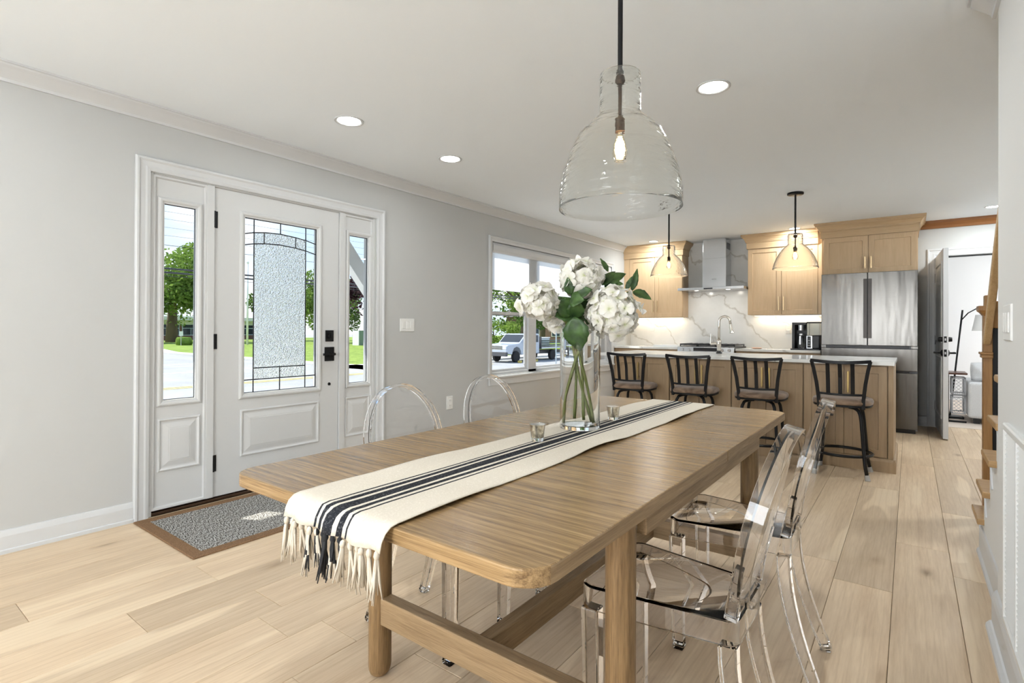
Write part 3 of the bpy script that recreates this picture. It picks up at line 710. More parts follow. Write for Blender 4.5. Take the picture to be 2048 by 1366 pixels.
hydrangea('bare leafy stem without a bloom in the glass vase', [vpt(.016,.012,zb+.008),vpt(.012,.02,.95),vpt(.005,.035,1.1),vpt(.06,.05,1.18),(-.85,1.865,1.262)], None, 0, 0,
    [((-.84,1.87,1.268),(-.823,1.882,1.353),.014),((-.838,1.871,1.269),(-.769,1.886,1.236),.020),((-.858,1.857,1.269),(-.84,1.87,1.324),.010),((-1.022,1.796,1.162),(-1.013,1.828,1.256),.045)], 'leafy_stem', 'plant stem')

# votives
m_merc, n, b = newmat('mercury_glass'); setp(b, metal=1.0, rough=.18)
vv = mapped(n, (1,1,1)); no = N(n, 'ShaderNodeTexNoise', Scale=90.0, Detail=4.0); n.links.new(vv, no.inputs['Vector'])
n.links.new(ramp_(n, no.outputs[0], [(.35,(.45,.40,.32)),(.6,(.80,.74,.64))]), b.inputs['Base Color'])
for (x, y), lab in (((-.985,1.452),'silvered votive candle glass on the runner nearer the fringe'),((-.972,1.985),'silvered votive candle glass on the runner beyond the vase')):
    z = TZ+.0052; o = thing('votive_holder', lab, 'candle holder', (x,y,z), group='silvered votives on the runner')
    MB().lathe([(0,z),(.019,z),(.0205,z+.003),(.0265,z+.056),(.0255,z+.056),(.021,z+.012),(0,z+.011)], (x,y,0), 32).build('cup', m_vase, o, smooth=True, auto=45)
    MB().lathe([(.0255,z+.0545),(.0253,z+.0545),(.0208,z+.0125),(.004,z+.0115),(0,z+.0118)], (x,y,0), 32).build('silvering', m_merc, o, smooth=True, auto=60)

# ------------------------------------------------------------------ clear chairs
def ghost_chair():
    o = thing('clear_chair', '', 'chair')
    def outline(s, zz, hwf=.175, hwr=.128, yf=.195, yr=-.185, r=.032, n=5):
        P = []
        for (cx, cy, sx, sy, a0) in ((-hwr,yr,1,1,PI),(hwr,yr,-1,1,1.5*PI),(hwf,yf,-1,-1,0),(-hwf,yf,1,-1,.5*PI)):
            for i in range(n+1):
                a = a0+.5*PI*i/n; P.append((cx+sx*(s+r*(1)) - sx*0 + (r)*math.cos(a), cy+sy*(s+r)+(r)*math.sin(a), zz))
        return P
    L_ = [outline(.004,.4600), outline(.0,.4565), outline(.0,.398), outline(.007,.398), outline(.007,.4515)]
    vs = [p for l in L_ for p in l]; m = len(L_[0]); fs = [tuple(range(m)), tuple(range(4*m, 5*m))[::-1]]
    for i in range(4):
        for k_ in range(m): fs.append((i*m+k_, i*m+(k_+1) % m, (i+1)*m+(k_+1) % m, (i+1)*m+k_))
    MB().add(vs, fs).build('seat', m_chair, o, smooth=True, auto=35)
    for s in (-1,1):
        q = MB(); q.tube([(s*.151,.170,.3975),(s*.149,.167,.2),(s*.147,.163,.018)], [1.0,.92,.80], 4, sq=(.046,.044)); q.build('leg', m_chair, o, bevel=.004)
        q = MB(); q.tube([(s*.147,.163,.0175),(s*.147,.163,0)], [.84,.76], 4, sq=(.046,.044)); q.build('foot', m_chair, o, bevel=.003)
        pts = []
        for i in range(9):
            t = i/8; z = .3975+(.018-.3975)*t; pts.append((s*(.112+.028*t), -.162-.095*t**1.7, z))
        q = MB(); q.tube(pts, [1-.22*i/8 for i in range(9)], 4, sq=(.040,.046)); q.build('leg', m_chair, o, bevel=.004)
        q = MB(); q.tube([(s*.140,-.257,.0175),(s*.141,-.262,0)], [.82,.72], 4, sq=(.040,.046)); q.build('foot', m_chair, o, bevel=.003)
        q = MB(); q.tube([(s*.117,-.170,.462),(s*.132,-.181,.53),(s*.158,-.199,.602)], [1,.85,.6], 4, sq=(.030,.026)); q.build('stile', m_chair, o, bevel=.003)
    cz, hw, hh = .678, .186, .213
    def P(a, k):
        x = hw*k*math.cos(a); z = cz+hh*k*math.sin(a); t = (z-.46)/.43
        y = -.176-.085*t-.012*t*t+.10*((x/hw)**2)*hw*.22
        return Vector((x, y, z))
    nrm = Vector((0,.975,.22)).normalized()
    K = 56; vs = []; fs = []
    for i in range(K):
        a = 2*PI*i/K; c = P(a,1); e = (P(a,1)-P(a,.9)).normalized()
        for de, dn in ((-.0045,-.024),(.0045,-.024),(.0045,.014),(-.0045,.014)): vs.append(c+e*de+nrm*dn)
    for i in range(K):
        j = (i+1) % K
        for k_ in range(4): fs.append((i*4+k_, i*4+(k_+1) % 4, j*4+(k_+1) % 4, j*4+k_))
    MB().add(vs, fs).build('back_rim', m_chair, o, smooth=True, auto=35)
    rings = [0.0,.25,.5,.75,.96]; vs = []; fs = []
    for side in (0,1):
        off = nrm*(.0025 if side else -.0025)
        vs.append(P(0,0)+off)
        for k in rings[1:]:
            for i in range(K): vs.append(P(2*PI*i/K, k)+off)
    SZ = 1+4*K
    for side in (0,1):
        b0 = side*SZ
        for i in range(K):
            j = (i+1) % K; fs.append((b0, b0+1+i, b0+1+j))
            for r in range(3): fs.append((b0+1+r*K+i, b0+1+(r+1)*K+i, b0+1+(r+1)*K+j, b0+1+r*K+j))
    for i in range(K): j = (i+1) % K; fs.append((1+3*K+i, 1+3*K+j, SZ+1+3*K+j, SZ+1+3*K+i))
    MB().add(vs, fs).build('backrest', m_chair, o, smooth=True, auto=50)
    return o
gc = ghost_chair(); used = False
for (x, y, rz, lab) in ((-.495,1.390,PI/2,'clear oval backed chair on the stair side, nearest the camera'),(-.490,2.005,PI/2+.02,'clear oval backed chair on the stair side, nearer the island'),
                        (-1.395,1.445,-PI/2,'clear oval backed chair on the wall side, before the front door'),(-1.395,2.005,-PI/2-.02,'clear oval backed chair on the wall side, nearer the window')):
    c = gc if not used else copy_tree(gc); used = True
    c.location = (x, y, 0); c.rotation_euler = (0, 0, rz); tag(c, lab, 'chair', 'clear chairs around the dining table')

# ------------------------------------------------------------------ pendants and downlights
def shell(prof, t):
    inn = [(max(.001, r-t), z) for r, z in prof][::-1]
    return prof+inn
def pendant(label, loc, prof, neck_top, sock, bulb, glassm, group):
    x, y = loc; o = thing('pendant_light', label, 'pendant light', (x,y,CE), group=group)
    MB().lathe([(0,CE),(.07,CE),(.07,CE-.016),(.062,CE-.02),(0,CE-.02)], (x,y,0), 32).build('canopy', m_black, o, smooth=True, auto=40)
    MB().lathe([(0,CE-.02),(.0085,CE-.02),(.0085,neck_top+.012),(.013,neck_top+.01),(.013,neck_top+.002),(0,neck_top+.002)], (x,y,0), 14).build('rod', m_black, o, smooth=True, auto=40)
    full = [(.014,neck_top)]+prof
    sh = MB(); pr_ = full+[(r-.0035, z+(.0035 if i == 0 else 0)) for i, (r, z) in enumerate(full[::-1][:-1])]+[(.014,neck_top-.004)]
    sh.lathe(pr_, (x,y,0), 72, closed=True); sh.build('glass_shade', glassm, o, smooth=True, auto=50)
    q = MB(); q.lathe([(0,neck_top-.006),(.014,neck_top-.006),(.018,neck_top-.022),(.012,neck_top-.034),(.0065,neck_top-.036),(.006,sock[1]),(.012,sock[1]-.004),(.0165,sock[1]-.012),(.0165,sock[0]),(0,sock[0])], (x,y,0), 18); q.build('socket', m_bronze, o, smooth=True, auto=40)
    z0, z1 = bulb; h = z1-z0
    MB().lathe([(0,z1),(.008,z1),(.014,z1-.15*h),(.024,z1-.5*h),(.026,z1-.68*h),(.020,z1-.9*h),(.008,z0+.002),(0,z0)], (x,y,0), 20).build('bulb', m_bulbg, o, smooth=True)
    MB().lathe([(0,z1-.12*h),(.006,z1-.15*h),(.013,z1-.35*h),(.017,z1-.6*h),(.010,z1-.85*h),(0,z1-.9*h)], (x,y,0), 10).build('filament', m_bulb, o, smooth=True)
    return o
bigp = [(.068,2.0),(.0705,1.985),(.0705,1.868),(.076,1.856),(.100,1.836),(.124,1.812),(.142,1.794),(.165,1.748),(.190,1.680),(.2025,1.632),(.2075,1.60),(.2085,1.56),(.2085,1.537)]
pendant('large bell shaped wavy glass pendant above the dining table', (-.80,1.677), bigp, 2.0, (1.800,1.858), (1.697,1.799), m_shade, 'bell glass pendants')
smp = [(.060,2.03),(.065,2.02),(.065,1.935),(.076,1.926),(.107,1.895),(.134,1.858),(.161,1.812),(.183,1.757),(.191,1.722),(.195,1.705)]
pendant('clear glass pendant above the island, nearer the window', (-2.08,5.575), smp, 2.03, (1.868,1.915), (1.785,1.867), m_shade2, 'island pendants')
pendant('clear glass pendant above the island, nearer the fridge', (-.863,5.575), smp, 2.03, (1.868,1.915), (1.785,1.867), m_shade2, 'island pendants')
cans = [((-2.80,2.02),'recessed ceiling light above the front door'),((-2.80,2.93),'recessed ceiling light between front door and window'),((-.84,2.89),'recessed ceiling light right of the dining pendant'),
        ((.69,7.37),'recessed ceiling light near the open door'),((-3.0,7.42),'recessed ceiling light above the left wall cabinet'),((-1.17,7.5),'recessed ceiling light above the coffee maker'),
        ((-2.8,.2),'added unseen ceiling light left behind the camera'),((-.84,.2),'added unseen ceiling light above the camera'),((-2.8,-1.8),'added unseen ceiling light far left behind the camera'),((-.84,-1.8),'added unseen ceiling light far right behind the camera'),  # unseen cans added to brighten the near room
        ((.85,4.7),'added hidden ceiling light above the stair foot'),((.85,6.2),'added hidden ceiling light in the hall beside the fridge')]  # cans added out of sight behind the right wall to brighten the hall
for i, ((x, y), lab) in enumerate(cans):
    o = thing('recessed_light', lab, 'ceiling light', (x,y,CE), group='recessed ceiling lights')
    rr = .088 if i < 3 or i > 5 else .075
    MB().lathe([(rr,CE),(rr,CE-.004),(rr-.006,CE-.006),(rr-.016,CE-.003),(rr-.018,CE-.0005)], (x,y,0), 40).build('trim_ring', m_trim, o, smooth=True, auto=40)
    MB().lathe([(rr-.018,CE-.001),(0,CE-.001)], (x,y,0), 40).build('lens', m_led, o)
    l = lamp('downlight', 'AREA', (x,y,CE-.008), ((2.8 if x < -2 else 9.0) if y < 3.5 else (11.0 if x > 0 else 9.5)), (.93,.98,1.0), (0,0,-1), (.14,.14), shape='DISK'); l.parent = o; l.location = (0,0,-.008)

# ------------------------------------------------------------------ door mat
m_mat, n, b = newmat('mat_weave'); setp(b, rough=.95, spec=.1)
vv = mapped(n, (1,1,1)); ck = N(n, 'ShaderNodeTexChecker', Scale=140.0); n.links.new(vv, ck.inputs['Vector'])
mpn = N(n, 'ShaderNodeMapping'); mpn.inputs['Rotation'].default_value = (0,0,.78); mpn.inputs['Scale'].default_value = (60,200,1); n.links.new(vv, mpn.inputs[0])
no = N(n, 'ShaderNodeTexNoise', Scale=1.0, Detail=2.0); n.links.new(mpn.outputs[0], no.inputs['Vector'])
c1 = ramp_(n, no.outputs[0], [(.40,(.07,.065,.06)),(.5,(.26,.245,.22)),(.60,(.55,.55,.53))]); n.links.new(c1, b.inputs['Base Color']); bump_(n, b, no.outputs[0], .5, .004)
m_bord, n, b = newmat('mat_border'); setp(b, rough=.9, spec=.1); vv = mapped(n, (300,300,300)); no = N(n, 'ShaderNodeTexNoise', Scale=1.0); n.links.new(vv, no.inputs['Vector'])
n.links.new(ramp_(n, no.outputs[0], [(.35,(.17,.095,.05)),(.65,(.30,.185,.105))]), b.inputs['Base Color'])
DM = thing('door_mat', 'woven grey door mat with brown cloth border', 'mat', (-3.155,1.79,0))
mx0, mx1, my0, my1, bw = -3.545, -2.762, 1.122, 2.46, .062
box('weave', m_mat, DM, mx0+bw*.8, mx1-bw*.8, my0+bw*.8, my1-bw*.8, .001, .0065)
MB().frame((mx0,mx1,my0,my1), [(0,.001),(0,.006),(.003,.009),(bw-.003,.009),(bw,.0066)], lambda a, b, h: (a, b, h)).build('border', m_bord, DM, smooth=True, auto=30)
# ================================================================== KITCHEN
def fY(yf): return lambda a, b, h: (a, yf-h, b)
def shaker(parent, x0, x1, z0, z1, yf, mat, handle=None, hmat=None, rail=.056):
    fn = fY(yf); g = .0022
    d = MB().frame((x0+g,x1-g,z0+g,z1-g), [(0,-.019),(0,-.001),(.001,0),(rail,0),(rail+.002,-.007)], fn).build('door', mat, parent)
    MB().add([fn(x0+rail,z0+rail,-.0075), fn(x1-rail,z0+rail,-.0075), fn(x1-rail,z1-rail,-.0075), fn(x0+rail,z1-rail,-.0075)], [(0,1,2,3)]).build('panel', mat, d)
    if handle:
        x, a, b = handle
        h = MB(); h.box(x-.0075, x+.0075, yf-.032, yf-.022, a, b)
        for z in (a+.02, b-.02): h.box(x-.005, x+.005, yf-.022, yf-.0005, z-.005, z+.005)
        h.build('handle', hmat or m_handle, d, bevel=.0015)
    return d
CCR = [(-.004,0),(.012,0),(.012,.082),(.022,.084),(.022,.096),(.028,.098),(.030,.112),(.046,.140),(.058,.152),(.066,.153),(.066,.170),(.074,.172),(.074,.192)]
def crown_u(parent, x0, x1, yf, yb, zb, left=True, right=True, top=None):
    sc2 = ((top or CE-.001)-zb)/.192
    P = [(d, zb+z*sc2) for d, z in CCR]; vs = []; fs = []; m = 4
    for d, z in P: vs += [(x0-(d if left else 0), yb, z), (x0-(d if left else 0), yf-d, z), (x1+(d if right else 0), yf-d, z), (x1+(d if right else 0), yb, z)]
    for i in range(len(P)-1):
        for k in ([0] if left else [])+[1]+([2] if right else []): fs.append((i*m+k, i*m+k+1, (i+1)*m+k+1, (i+1)*m+k))
    return MB().add(vs, fs).build('crown', m_crownw, parent)

# upper cabinets
U = thing('wall_cabinet', 'two door maple wall cabinet in the corner beside the window wall', 'cabinet', (-3.12,7.82,1.315))
box('body', m_cab, U, XL+.001, -2.662, 7.70, YB-.009, 1.315, CE-.002)
box('filler', m_cab, U, XL+.001, -3.494, 7.682, 7.70, 1.315, 2.222)
shaker(U, -3.492, -3.084, 1.315, 2.22, 7.68, m_cab, (-3.106,1.39,1.567)); shaker(U, -3.084, -2.664, 1.315, 2.22, 7.68, m_cab, (-3.046,1.39,1.567))
crown_u(U, XL+.001, -2.662, 7.68, YB-.009, 2.222, left=False)
U = thing('wall_cabinet', 'two door maple wall cabinet between range hood and fridge', 'cabinet', (-1.32,7.82,1.333))
box('body', m_cab, U, -1.768, -.862, 7.70, YB-.009, 1.333, CE-.002)
box('filler', m_cab, U, -.930, -.862, 7.682, 7.70, 1.333, 2.222)
shaker(U, -1.765, -1.35, 1.333, 2.224, 7.68, m_cab, (-1.379,1.387,1.568)); shaker(U, -1.35, -.932, 1.333, 2.224, 7.68, m_cab, (-1.321,1.387,1.568))
crown_u(U, -1.768, -.93, 7.68, YB-.009, 2.226, right=False)
U = thing('wall_cabinet', 'deep two door maple cabinet above the fridge', 'cabinet', (-.39,7.65,1.80))
box('body', m_cab, U, -.860, .070, 7.42, YB-.001, 1.80, CE-.002)
shaker(U, -.841, -.388, 1.80, 2.238, 7.40, m_cab, (-.419,1.85,1.987)); shaker(U, -.388, .067, 1.80, 2.238, 7.40, m_cab, (-.360,1.85,1.987))
crown_u(U, -.860, .070, 7.40, YB-.001, 2.238)
for x0, x1, z, lab in ((-3.5,-2.7,1.3145,'warm strip light under the corner wall cabinet'),(-1.72,-.9,1.3325,'warm strip light under the cabinet beside the fridge')):
    o = thing('strip_light', lab, 'strip light', ((x0+x1)/2,7.86,z-.012)); box('housing', m_white, o, x0, x1, 7.84, 7.875, z-.010, z); box('diffuser', m_ledw, o, x0+.01, x1-.01, 7.845, 7.87, z-.012, z-.0102)
    l = lamp('strip_glow', 'AREA', (0,0,0), 1.0, (1,.84,.62), (0,.25,-1), (x1-x0-.05,.02)); l.parent = o; l.location = (0,0,-.004)

# marble
m_marb, n, b = newmat('veined_marble'); setp(b, rough=.16, spec=.5)
vv = mapped(n, (1,1,1)); no = N(n, 'ShaderNodeTexNoise', Scale=1.4, Detail=5.0, Roughness=.6); n.links.new(vv, no.inputs['Vector'])
sb = N(n, 'ShaderNodeMixRGB', blend_type='ADD'); sb.inputs[0].default_value = .55; n.links.new(vv, sb.inputs[1]); n.links.new(no.outputs[1], sb.inputs[2])
mpn = N(n, 'ShaderNodeMapping'); mpn.inputs['Rotation'].default_value = (.3,.75,.5); n.links.new(sb.outputs[0], mpn.inputs[0])
wv = N(n, 'ShaderNodeTexWave', Scale=.8, Distortion=7.0, Detail=4.0); wv.inputs['Detail Scale'].default_value = 1.4; n.links.new(mpn.outputs[0], wv.inputs['Vector'])
vein = ramp_(n, wv.outputs[0], [(0,(.58,.55,.50)),(.006,(.80,.77,.72)),(.02,(1,1,1))])
n3 = N(n, 'ShaderNodeTexNoise', Scale=2.6, Detail=4.0); n.links.new(vv, n3.inputs['Vector']); cl = ramp_(n, n3.outputs[0], [(.35,(.78,.775,.745)),(.62,(.88,.875,.85))])
mm = N(n, 'ShaderNodeMixRGB', blend_type='MULTIPLY'); mm.inputs[0].default_value = .65; n.links.new(cl, mm.inputs[1]); n.links.new(vein, mm.inputs[2]); n.links.new(mm.outputs[0], b.inputs['Base Color'])
BS = box('backsplash', m_marb, None, XL+.001, -.861, YB-.008, YB-.0005, .88, CE-.001); tag(BS, 'veined white marble slab covering the wall behind the range', 'backsplash')
for x0, x1, lab in ((XL+.001,-2.598,'marble worktop left of the range'),(-1.835,-.862,'marble worktop under the coffee maker')):
    tag(box('worktop', m_marb, None, x0, x1, 7.325, YB-.009, .850, .880, bevel=.002), lab, 'worktop')
for x0, x1, nd, lab in ((XL+.001,-2.600,2,'maple base cabinet left of the range'),(-1.833,-.862,2,'maple base cabinet between range and fridge')):
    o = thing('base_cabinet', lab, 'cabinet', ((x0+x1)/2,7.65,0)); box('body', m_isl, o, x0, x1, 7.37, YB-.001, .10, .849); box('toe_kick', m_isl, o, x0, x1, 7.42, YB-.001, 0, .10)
    wd = (x1-x0)/nd
    for k in range(nd):
        shaker(o, x0+k*wd, x0+(k+1)*wd, .10, .66, 7.35, m_isl, (x0+wd+(-.03 if k == 0 else .03),.48,.64)); 
        dr = MB().frame((x0+k*wd+.0015,x0+(k+1)*wd-.0015,.668,.840), [(0,-.019),(0,0)], fY(7.35), cap=True).build('drawer', m_isl, o)
        q = MB(); cx = x0+(k+.5)*wd; q.box(cx-.07, cx+.07, 7.318, 7.328, .75, .762); q.box(cx-.06,cx-.05,7.328,7.35,.751,.761); q.box(cx+.05,cx+.06,7.328,7.35,.751,.761); q.build('handle', m_handle, dr)

# outlets on the backsplash
fB = fY(YB-.008)
o = plate('wall_outlet', 'white outlet on the marble under the corner cabinet', 'outlet', fB, -3.255, -3.187, 1.10, 1.216, [(-3.238,-3.204,1.125,1.191)])
o = plate('wall_outlet', 'white outlet with a plug on the marble beside the coffee maker', 'outlet', fB, -1.344, -1.274, 1.08, 1.20, [(-1.326,-1.292,1.143,1.19)])
MB().frame((-1.34,-1.278,1.075,1.135), [(0,.006),(.004,.045),(.008,.048)], fB, cap=True).build('plug', m_white, o)

# range
RG = thing('gas_range', 'stainless steel gas range under the hood', 'range', (-2.217,7.63,0))
q = MB(); q.box(-2.592,-1.841,7.33,YB-.009,.10,.875); q.box(-2.58,-1.85,7.38,YB-.009,0,.10); q.build('body', m_steel, RG, bevel=.003)
q = MB(); q.prism([(7.33,.795),(7.285,.812),(7.291,.893),(7.33,.899)], -2.592, -1.841, lambda a, b, h: (h, a, b)); q.build('control_panel', m_steel, RG, bevel=.002)
q = MB(); q.box(-2.37,-2.06,7.2845,7.295,.838,.884); q.build('display', m_blackp, RG)
for x in (-2.52,-2.43,-1.99,-1.90):
    q = MB(); q.lathe([(0,0),(.020,0),(.018,-.028),(0,-.028)], (x,7.290,.858), 16, axis='y'); q.build('knob', m_steel, RG, smooth=True, auto=40)
box('oven_door', m_steel, RG, -2.585, -1.848, 7.305, 7.33, .16, .775, bevel=.003)
q = MB(); q.tube([(-2.55,7.27,.73),(-1.885,7.27,.73)], .010, 10); q.box(-2.53,-2.515,7.27,7.305,.722,.738); q.box(-1.92,-1.905,7.27,7.305,.722,.738); q.build('door_handle', m_steel, RG)
box('cooktop', m_blackp, RG, -2.588, -1.845, 7.335, YB-.012, .8752, .900)
for gx in (-2.345,-2.09):
    q = MB(); x0, x1 = (-2.585,gx-.004) if gx < -2.2 else (gx+.004-.254+.002,gx)
    q = None
for x0, x1 in ((-2.583,-2.342),(-2.338,-2.096),(-2.092,-1.850)):
    q = MB()
    for y in (7.36,7.60,7.86): q.box(x0, x1, y, y+.012, .916, .930)
    for t in (0,.33,.66,1): x = x0+(x1-x0-.012)*t; q.box(x, x+.012, 7.36, 7.872, .916, .934)
    for x in (x0,x1-.012):
        for y in (7.36,7.86): q.box(x, x+.012, y, y+.012, .900, .916)
    q.build('grate', m_blackp, RG, bevel=.002)
# hood
HD = thing('range_hood', 'stainless chimney range hood with a thin canopy', 'range hood', (-2.22,7.72,1.684))
q = MB(); q.box(-2.668,-1.773,7.50,YB-.009,1.684,1.722); q.build('canopy', m_steel, HD, bevel=.003)
q = MB(); q.frame((-2.655,-1.786,7.513,YB-.009), [(0,1.722),(.0,1.724),(.27,1.738)], lambda a, b, h: (a, b, h), cap=True); q.build('canopy_top', m_steel, HD)
q = MB(); q.box(-2.377,-2.052,7.69,YB-.009,1.728,2.14); q.build('chimney', m_steel, HD, bevel=.002)
q = MB(); q.box(-2.372,-2.057,7.695,YB-.009,2.14,CE-.001); q.build('chimney_sleeve', m_steel, HD, bevel=.002)
q = MB()
for k in range(6): q.box(-2.0575,-2.0562,7.74+k*.03,7.758+k*.03,2.27,2.36)
q.build('vent_slots', m_blackp, HD)
box('control_strip', m_blackp, HD, -2.30, -2.18, 7.4975, 7.5005, 1.694, 1.711)
box('badge', m_grey, HD, -2.245, -2.185, 7.6885, 7.6905, 1.842, 1.851)
for x in (-2.43,-2.0):
    l = lamp('hood_glow', 'AREA', (0,0,0), 1.0, (1,.95,.86), (0,.1,-1), (.05,.05), shape='DISK'); l.parent = HD; l.location = Vector((x,7.60,1.682))-ORG[HD.name]
    MB().lathe([(.028,1.6835),(0,1.6832)], (x,7.60,0), 20).build('lamp_lens', m_led, HD)

# fridge
FR = thing('refrigerator', 'stainless steel french door refrigerator', 'refrigerator', (-.385,7.58,0))
m_fside = plain('fridge_side', (.20,.20,.205), .4, metal=.5)
box('body', m_fside, FR, -.838, .068, 7.27, YB-.001, .03, 1.778)
q = MB(); q.box(-.82,.05,7.255,7.30,.0,.05); q.build('kick_grille', m_blackp, FR)
def fdoor(x0, x1, z0, z1, nm='door'):
    return box(nm, m_fridge, FR, x0, x1, 7.215, 7.268, z0, z1, bevel=.004)
dL = fdoor(-.839,-.3875,.958,1.787); dR = fdoor(-.3825,.069,.958,1.787)
d1 = fdoor(-.839,.069,.684,.925,'drawer'); d2 = fdoor(-.839,.069,.048,.660,'drawer')
m_dkst = plain('dark_steel', (.055,.05,.046), .35, metal=.6)
for d, x0, x1 in ((dL,-.425,-.390),(dR,-.380,-.345)):
    box('handle', m_dkst, d, x0, x1, 7.2125, 7.216, 1.04, 1.715, bevel=.0008)
box('centre_seam', m_blackp, FR, -.3868, -.3832, 7.225, 7.26, .958, 1.785)
box('grip_recess', m_blackp, d1, -.775, -.005, 7.222, 7.262, .928, .955)
box('grip_recess', m_blackp, d2, -.775, -.005, 7.222, 7.262, .662, .682)
box('top_lip', m_fridge, FR, -.839, -.790, 7.218, 7.262, .927, .956); box('top_lip', m_fridge, FR, .010, .069, 7.218, 7.262, .927, .956)

# small things on the back counter
CM = thing('coffee_maker', 'black and steel drip coffee maker beside the fridge', 'coffee maker', (-1.04,7.62,.8805))
z0 = .8805
q = MB(); q.box(-1.205,-.885,7.44,7.76,z0,z0+.018); q.build('base', m_blackp, CM, bevel=.004)
q = MB(); q.box(-1.192,-1.035,7.62,7.75,z0+.018,z0+.345); q.box(-1.192,-1.035,7.475,7.62,z0+.315,z0+.345); q.box(-1.192,-1.160,7.475,7.62,z0+.018,z0+.315); q.build('housing', m_blackp, CM, bevel=.003)
MB().lathe([(0,z0+.245),(.046,z0+.245),(.048,z0+.312),(0,z0+.312)], (-1.10,7.545,0), 28).build('filter_basket', m_steel, CM, smooth=True, auto=40)
MB().lathe([(0,z0+.019),(.056,z0+.019),(.058,z0+.03),(.040,z0+.16),(.040,z0+.185),(.038,z0+.185),(.038,z0+.16),(.0555,z0+.032),(0,z0+.028)], (-1.10,7.545,0), 28).build('carafe', m_vase, CM, smooth=True, auto=40)
q = MB(); q.box(-1.108,-1.094,7.470,7.484,z0+.07,z0+.175); q.lathe([(0,z0+.186),(.041,z0+.186),(.038,z0+.205),(0,z0+.208)], (-1.10,7.545,0), 24); q.build('carafe_handle', m_steel, CM)
q = MB(); q.box(-1.030,-.890,7.49,7.75,z0+.018,z0+.185); q.build('side_body', m_blackp, CM, bevel=.012, seg=4)
q = MB(); q.box(-1.032,-.965,7.476,7.49,z0+.018,z0+.180); q.build('control_panel', m_steel, CM, bevel=.004)
box('screen', m_blackp, CM, -1.022, -.982, 7.4735, 7.4765, z0+.03, z0+.172)
for zz, ww in ((.115,.010),(.085,.006),(.055,.012)): box('icon', m_white, CM, -1.002-ww, -1.002+ww, 7.4725, 7.4737, z0+zz, z0+zz+.006)
q = MB(); q.box(-1.028,-.892,7.49,7.75,z0+.187,z0+.335); q.build('water_tank', glass('smoked_tank', (.55,.60,.62), .02, 1.2), CM, bevel=.008)
q = MB(); q.box(-1.032,-.888,7.486,7.752,z0+.336,z0+.352); q.build('lid', m_blackp, CM, bevel=.004)
o = thing('serving_tray', 'white rectangular tray on the worktop left of the range', 'tray', (-2.8,7.62,.8805)); MB().frame((-3.02,-2.62,7.47,7.78), [(0,.8805),(0,.905),(.012,.905),(.016,.887)], lambda a, b, h: (a, b, h), cap=True).build('tray', m_white, o)
o = thing('small_dish', 'small coral dish on the worktop right of the range', 'dish', (-1.62,7.55,.8805)); MB().lathe([(0,.8805),(.05,.8805),(.068,.893),(.066,.894),(.048,.884),(0,.884)], (-1.62,7.55,0), 28).build('plate', plain('coral_glaze', (.75,.42,.28), .35), o, smooth=True, auto=40)

# ------------------------------------------------------------------ island
xs = [-2.495,-1.908,-1.321,-.731,-.138]
labs = ['island cabinet nearest the window wall','island cabinet second from the window wall','island cabinet third from the window wall','island cabinet at the fridge end']
for i in range(4):
    x0, x1 = xs[i], xs[i+1]; o = thing('island_cabinet', 'maple two door '+labs[i], 'cabinet', ((x0+x1)/2,5.56,0), group='cabinets facing the stools')
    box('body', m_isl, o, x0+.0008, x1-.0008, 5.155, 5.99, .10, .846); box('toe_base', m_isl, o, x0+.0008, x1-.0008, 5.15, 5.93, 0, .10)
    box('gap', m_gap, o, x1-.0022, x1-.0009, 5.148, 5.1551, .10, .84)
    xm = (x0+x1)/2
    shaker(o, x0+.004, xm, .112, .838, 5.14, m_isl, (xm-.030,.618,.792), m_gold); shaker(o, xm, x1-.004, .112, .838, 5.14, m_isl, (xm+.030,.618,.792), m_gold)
o = thing('island_end_panel', 'flat maple end panel of the island facing the fridge', 'panel', (-.119,5.56,0)); box('board', m_isl, o, -.1372, -.102, 5.14, 5.99, .0, .846, bevel=.002)
o = thing('island_base_board', 'moulded maple base board around the island foot', 'base board', (-1.3,5.13,0))
q = MB(); q.prism([(0,0),(.016,0),(.016,.085),(.012,.098),(.004,.105),(0,.106)], -2.495, -.088, lambda d, z, a: (a, 5.139-d, z)); q.build('front_board', m_isl, o)
q = MB(); q.prism([(0,0),(.016,0),(.016,.085),(.012,.098),(.004,.105),(0,.106)], 5.122, 5.99, lambda d, z, a: (-.1015+d, a, z)); q.build('side_board', m_isl, o)
tag(box('island_worktop', m_marb, None, -2.654, -.094, 5.108, 6.05, .8475, .877, bevel=.002), 'long polished marble worktop of the kitchen island', 'worktop')
FC = thing('faucet', 'polished nickel gooseneck faucet on the island', 'faucet', (-1.613,5.785,.877))
fx, fy, fz = -1.613, 5.785, .877
MB().lathe([(0,fz),(.030,fz),(.030,fz+.012),(.022,fz+.018),(.0215,fz+.03)], (fx,fy,0), 24).build('escutcheon', m_blackp, FC, smooth=True, auto=40)
MB().lathe([(0,fz+.018),(.021,fz+.018),(.021,fz+.075),(.024,fz+.08),(.024,fz+.135),(.019,fz+.142),(.0135,fz+.15),(0,fz+.15)], (fx,fy,0), 24).build('body', m_chrome, FC, smooth=True, auto=40)
pts = [(fx,fy,fz+.148),(fx,fy,fz+.30)]+[(fx+.056-.056*math.cos(a),fy,fz+.335+.056*math.sin(a)) for a in [PI*i/10 for i in range(0,10)]]+[(fx+.115,fy,fz+.31)]
q = MB(); q.tube(pts, .0125, 14); q.build('neck', m_chrome, FC, smooth=True)
q = MB(); q.tube([(fx+.1155,fy,fz+.309),(fx+.119,fy,fz+.28),(fx+.123,fy,fz+.25),(fx+.13,fy,fz+.215)], [.014,.0165,.016,.023], 16); q.build('spray_head', m_chrome, FC, smooth=True, auto=60)
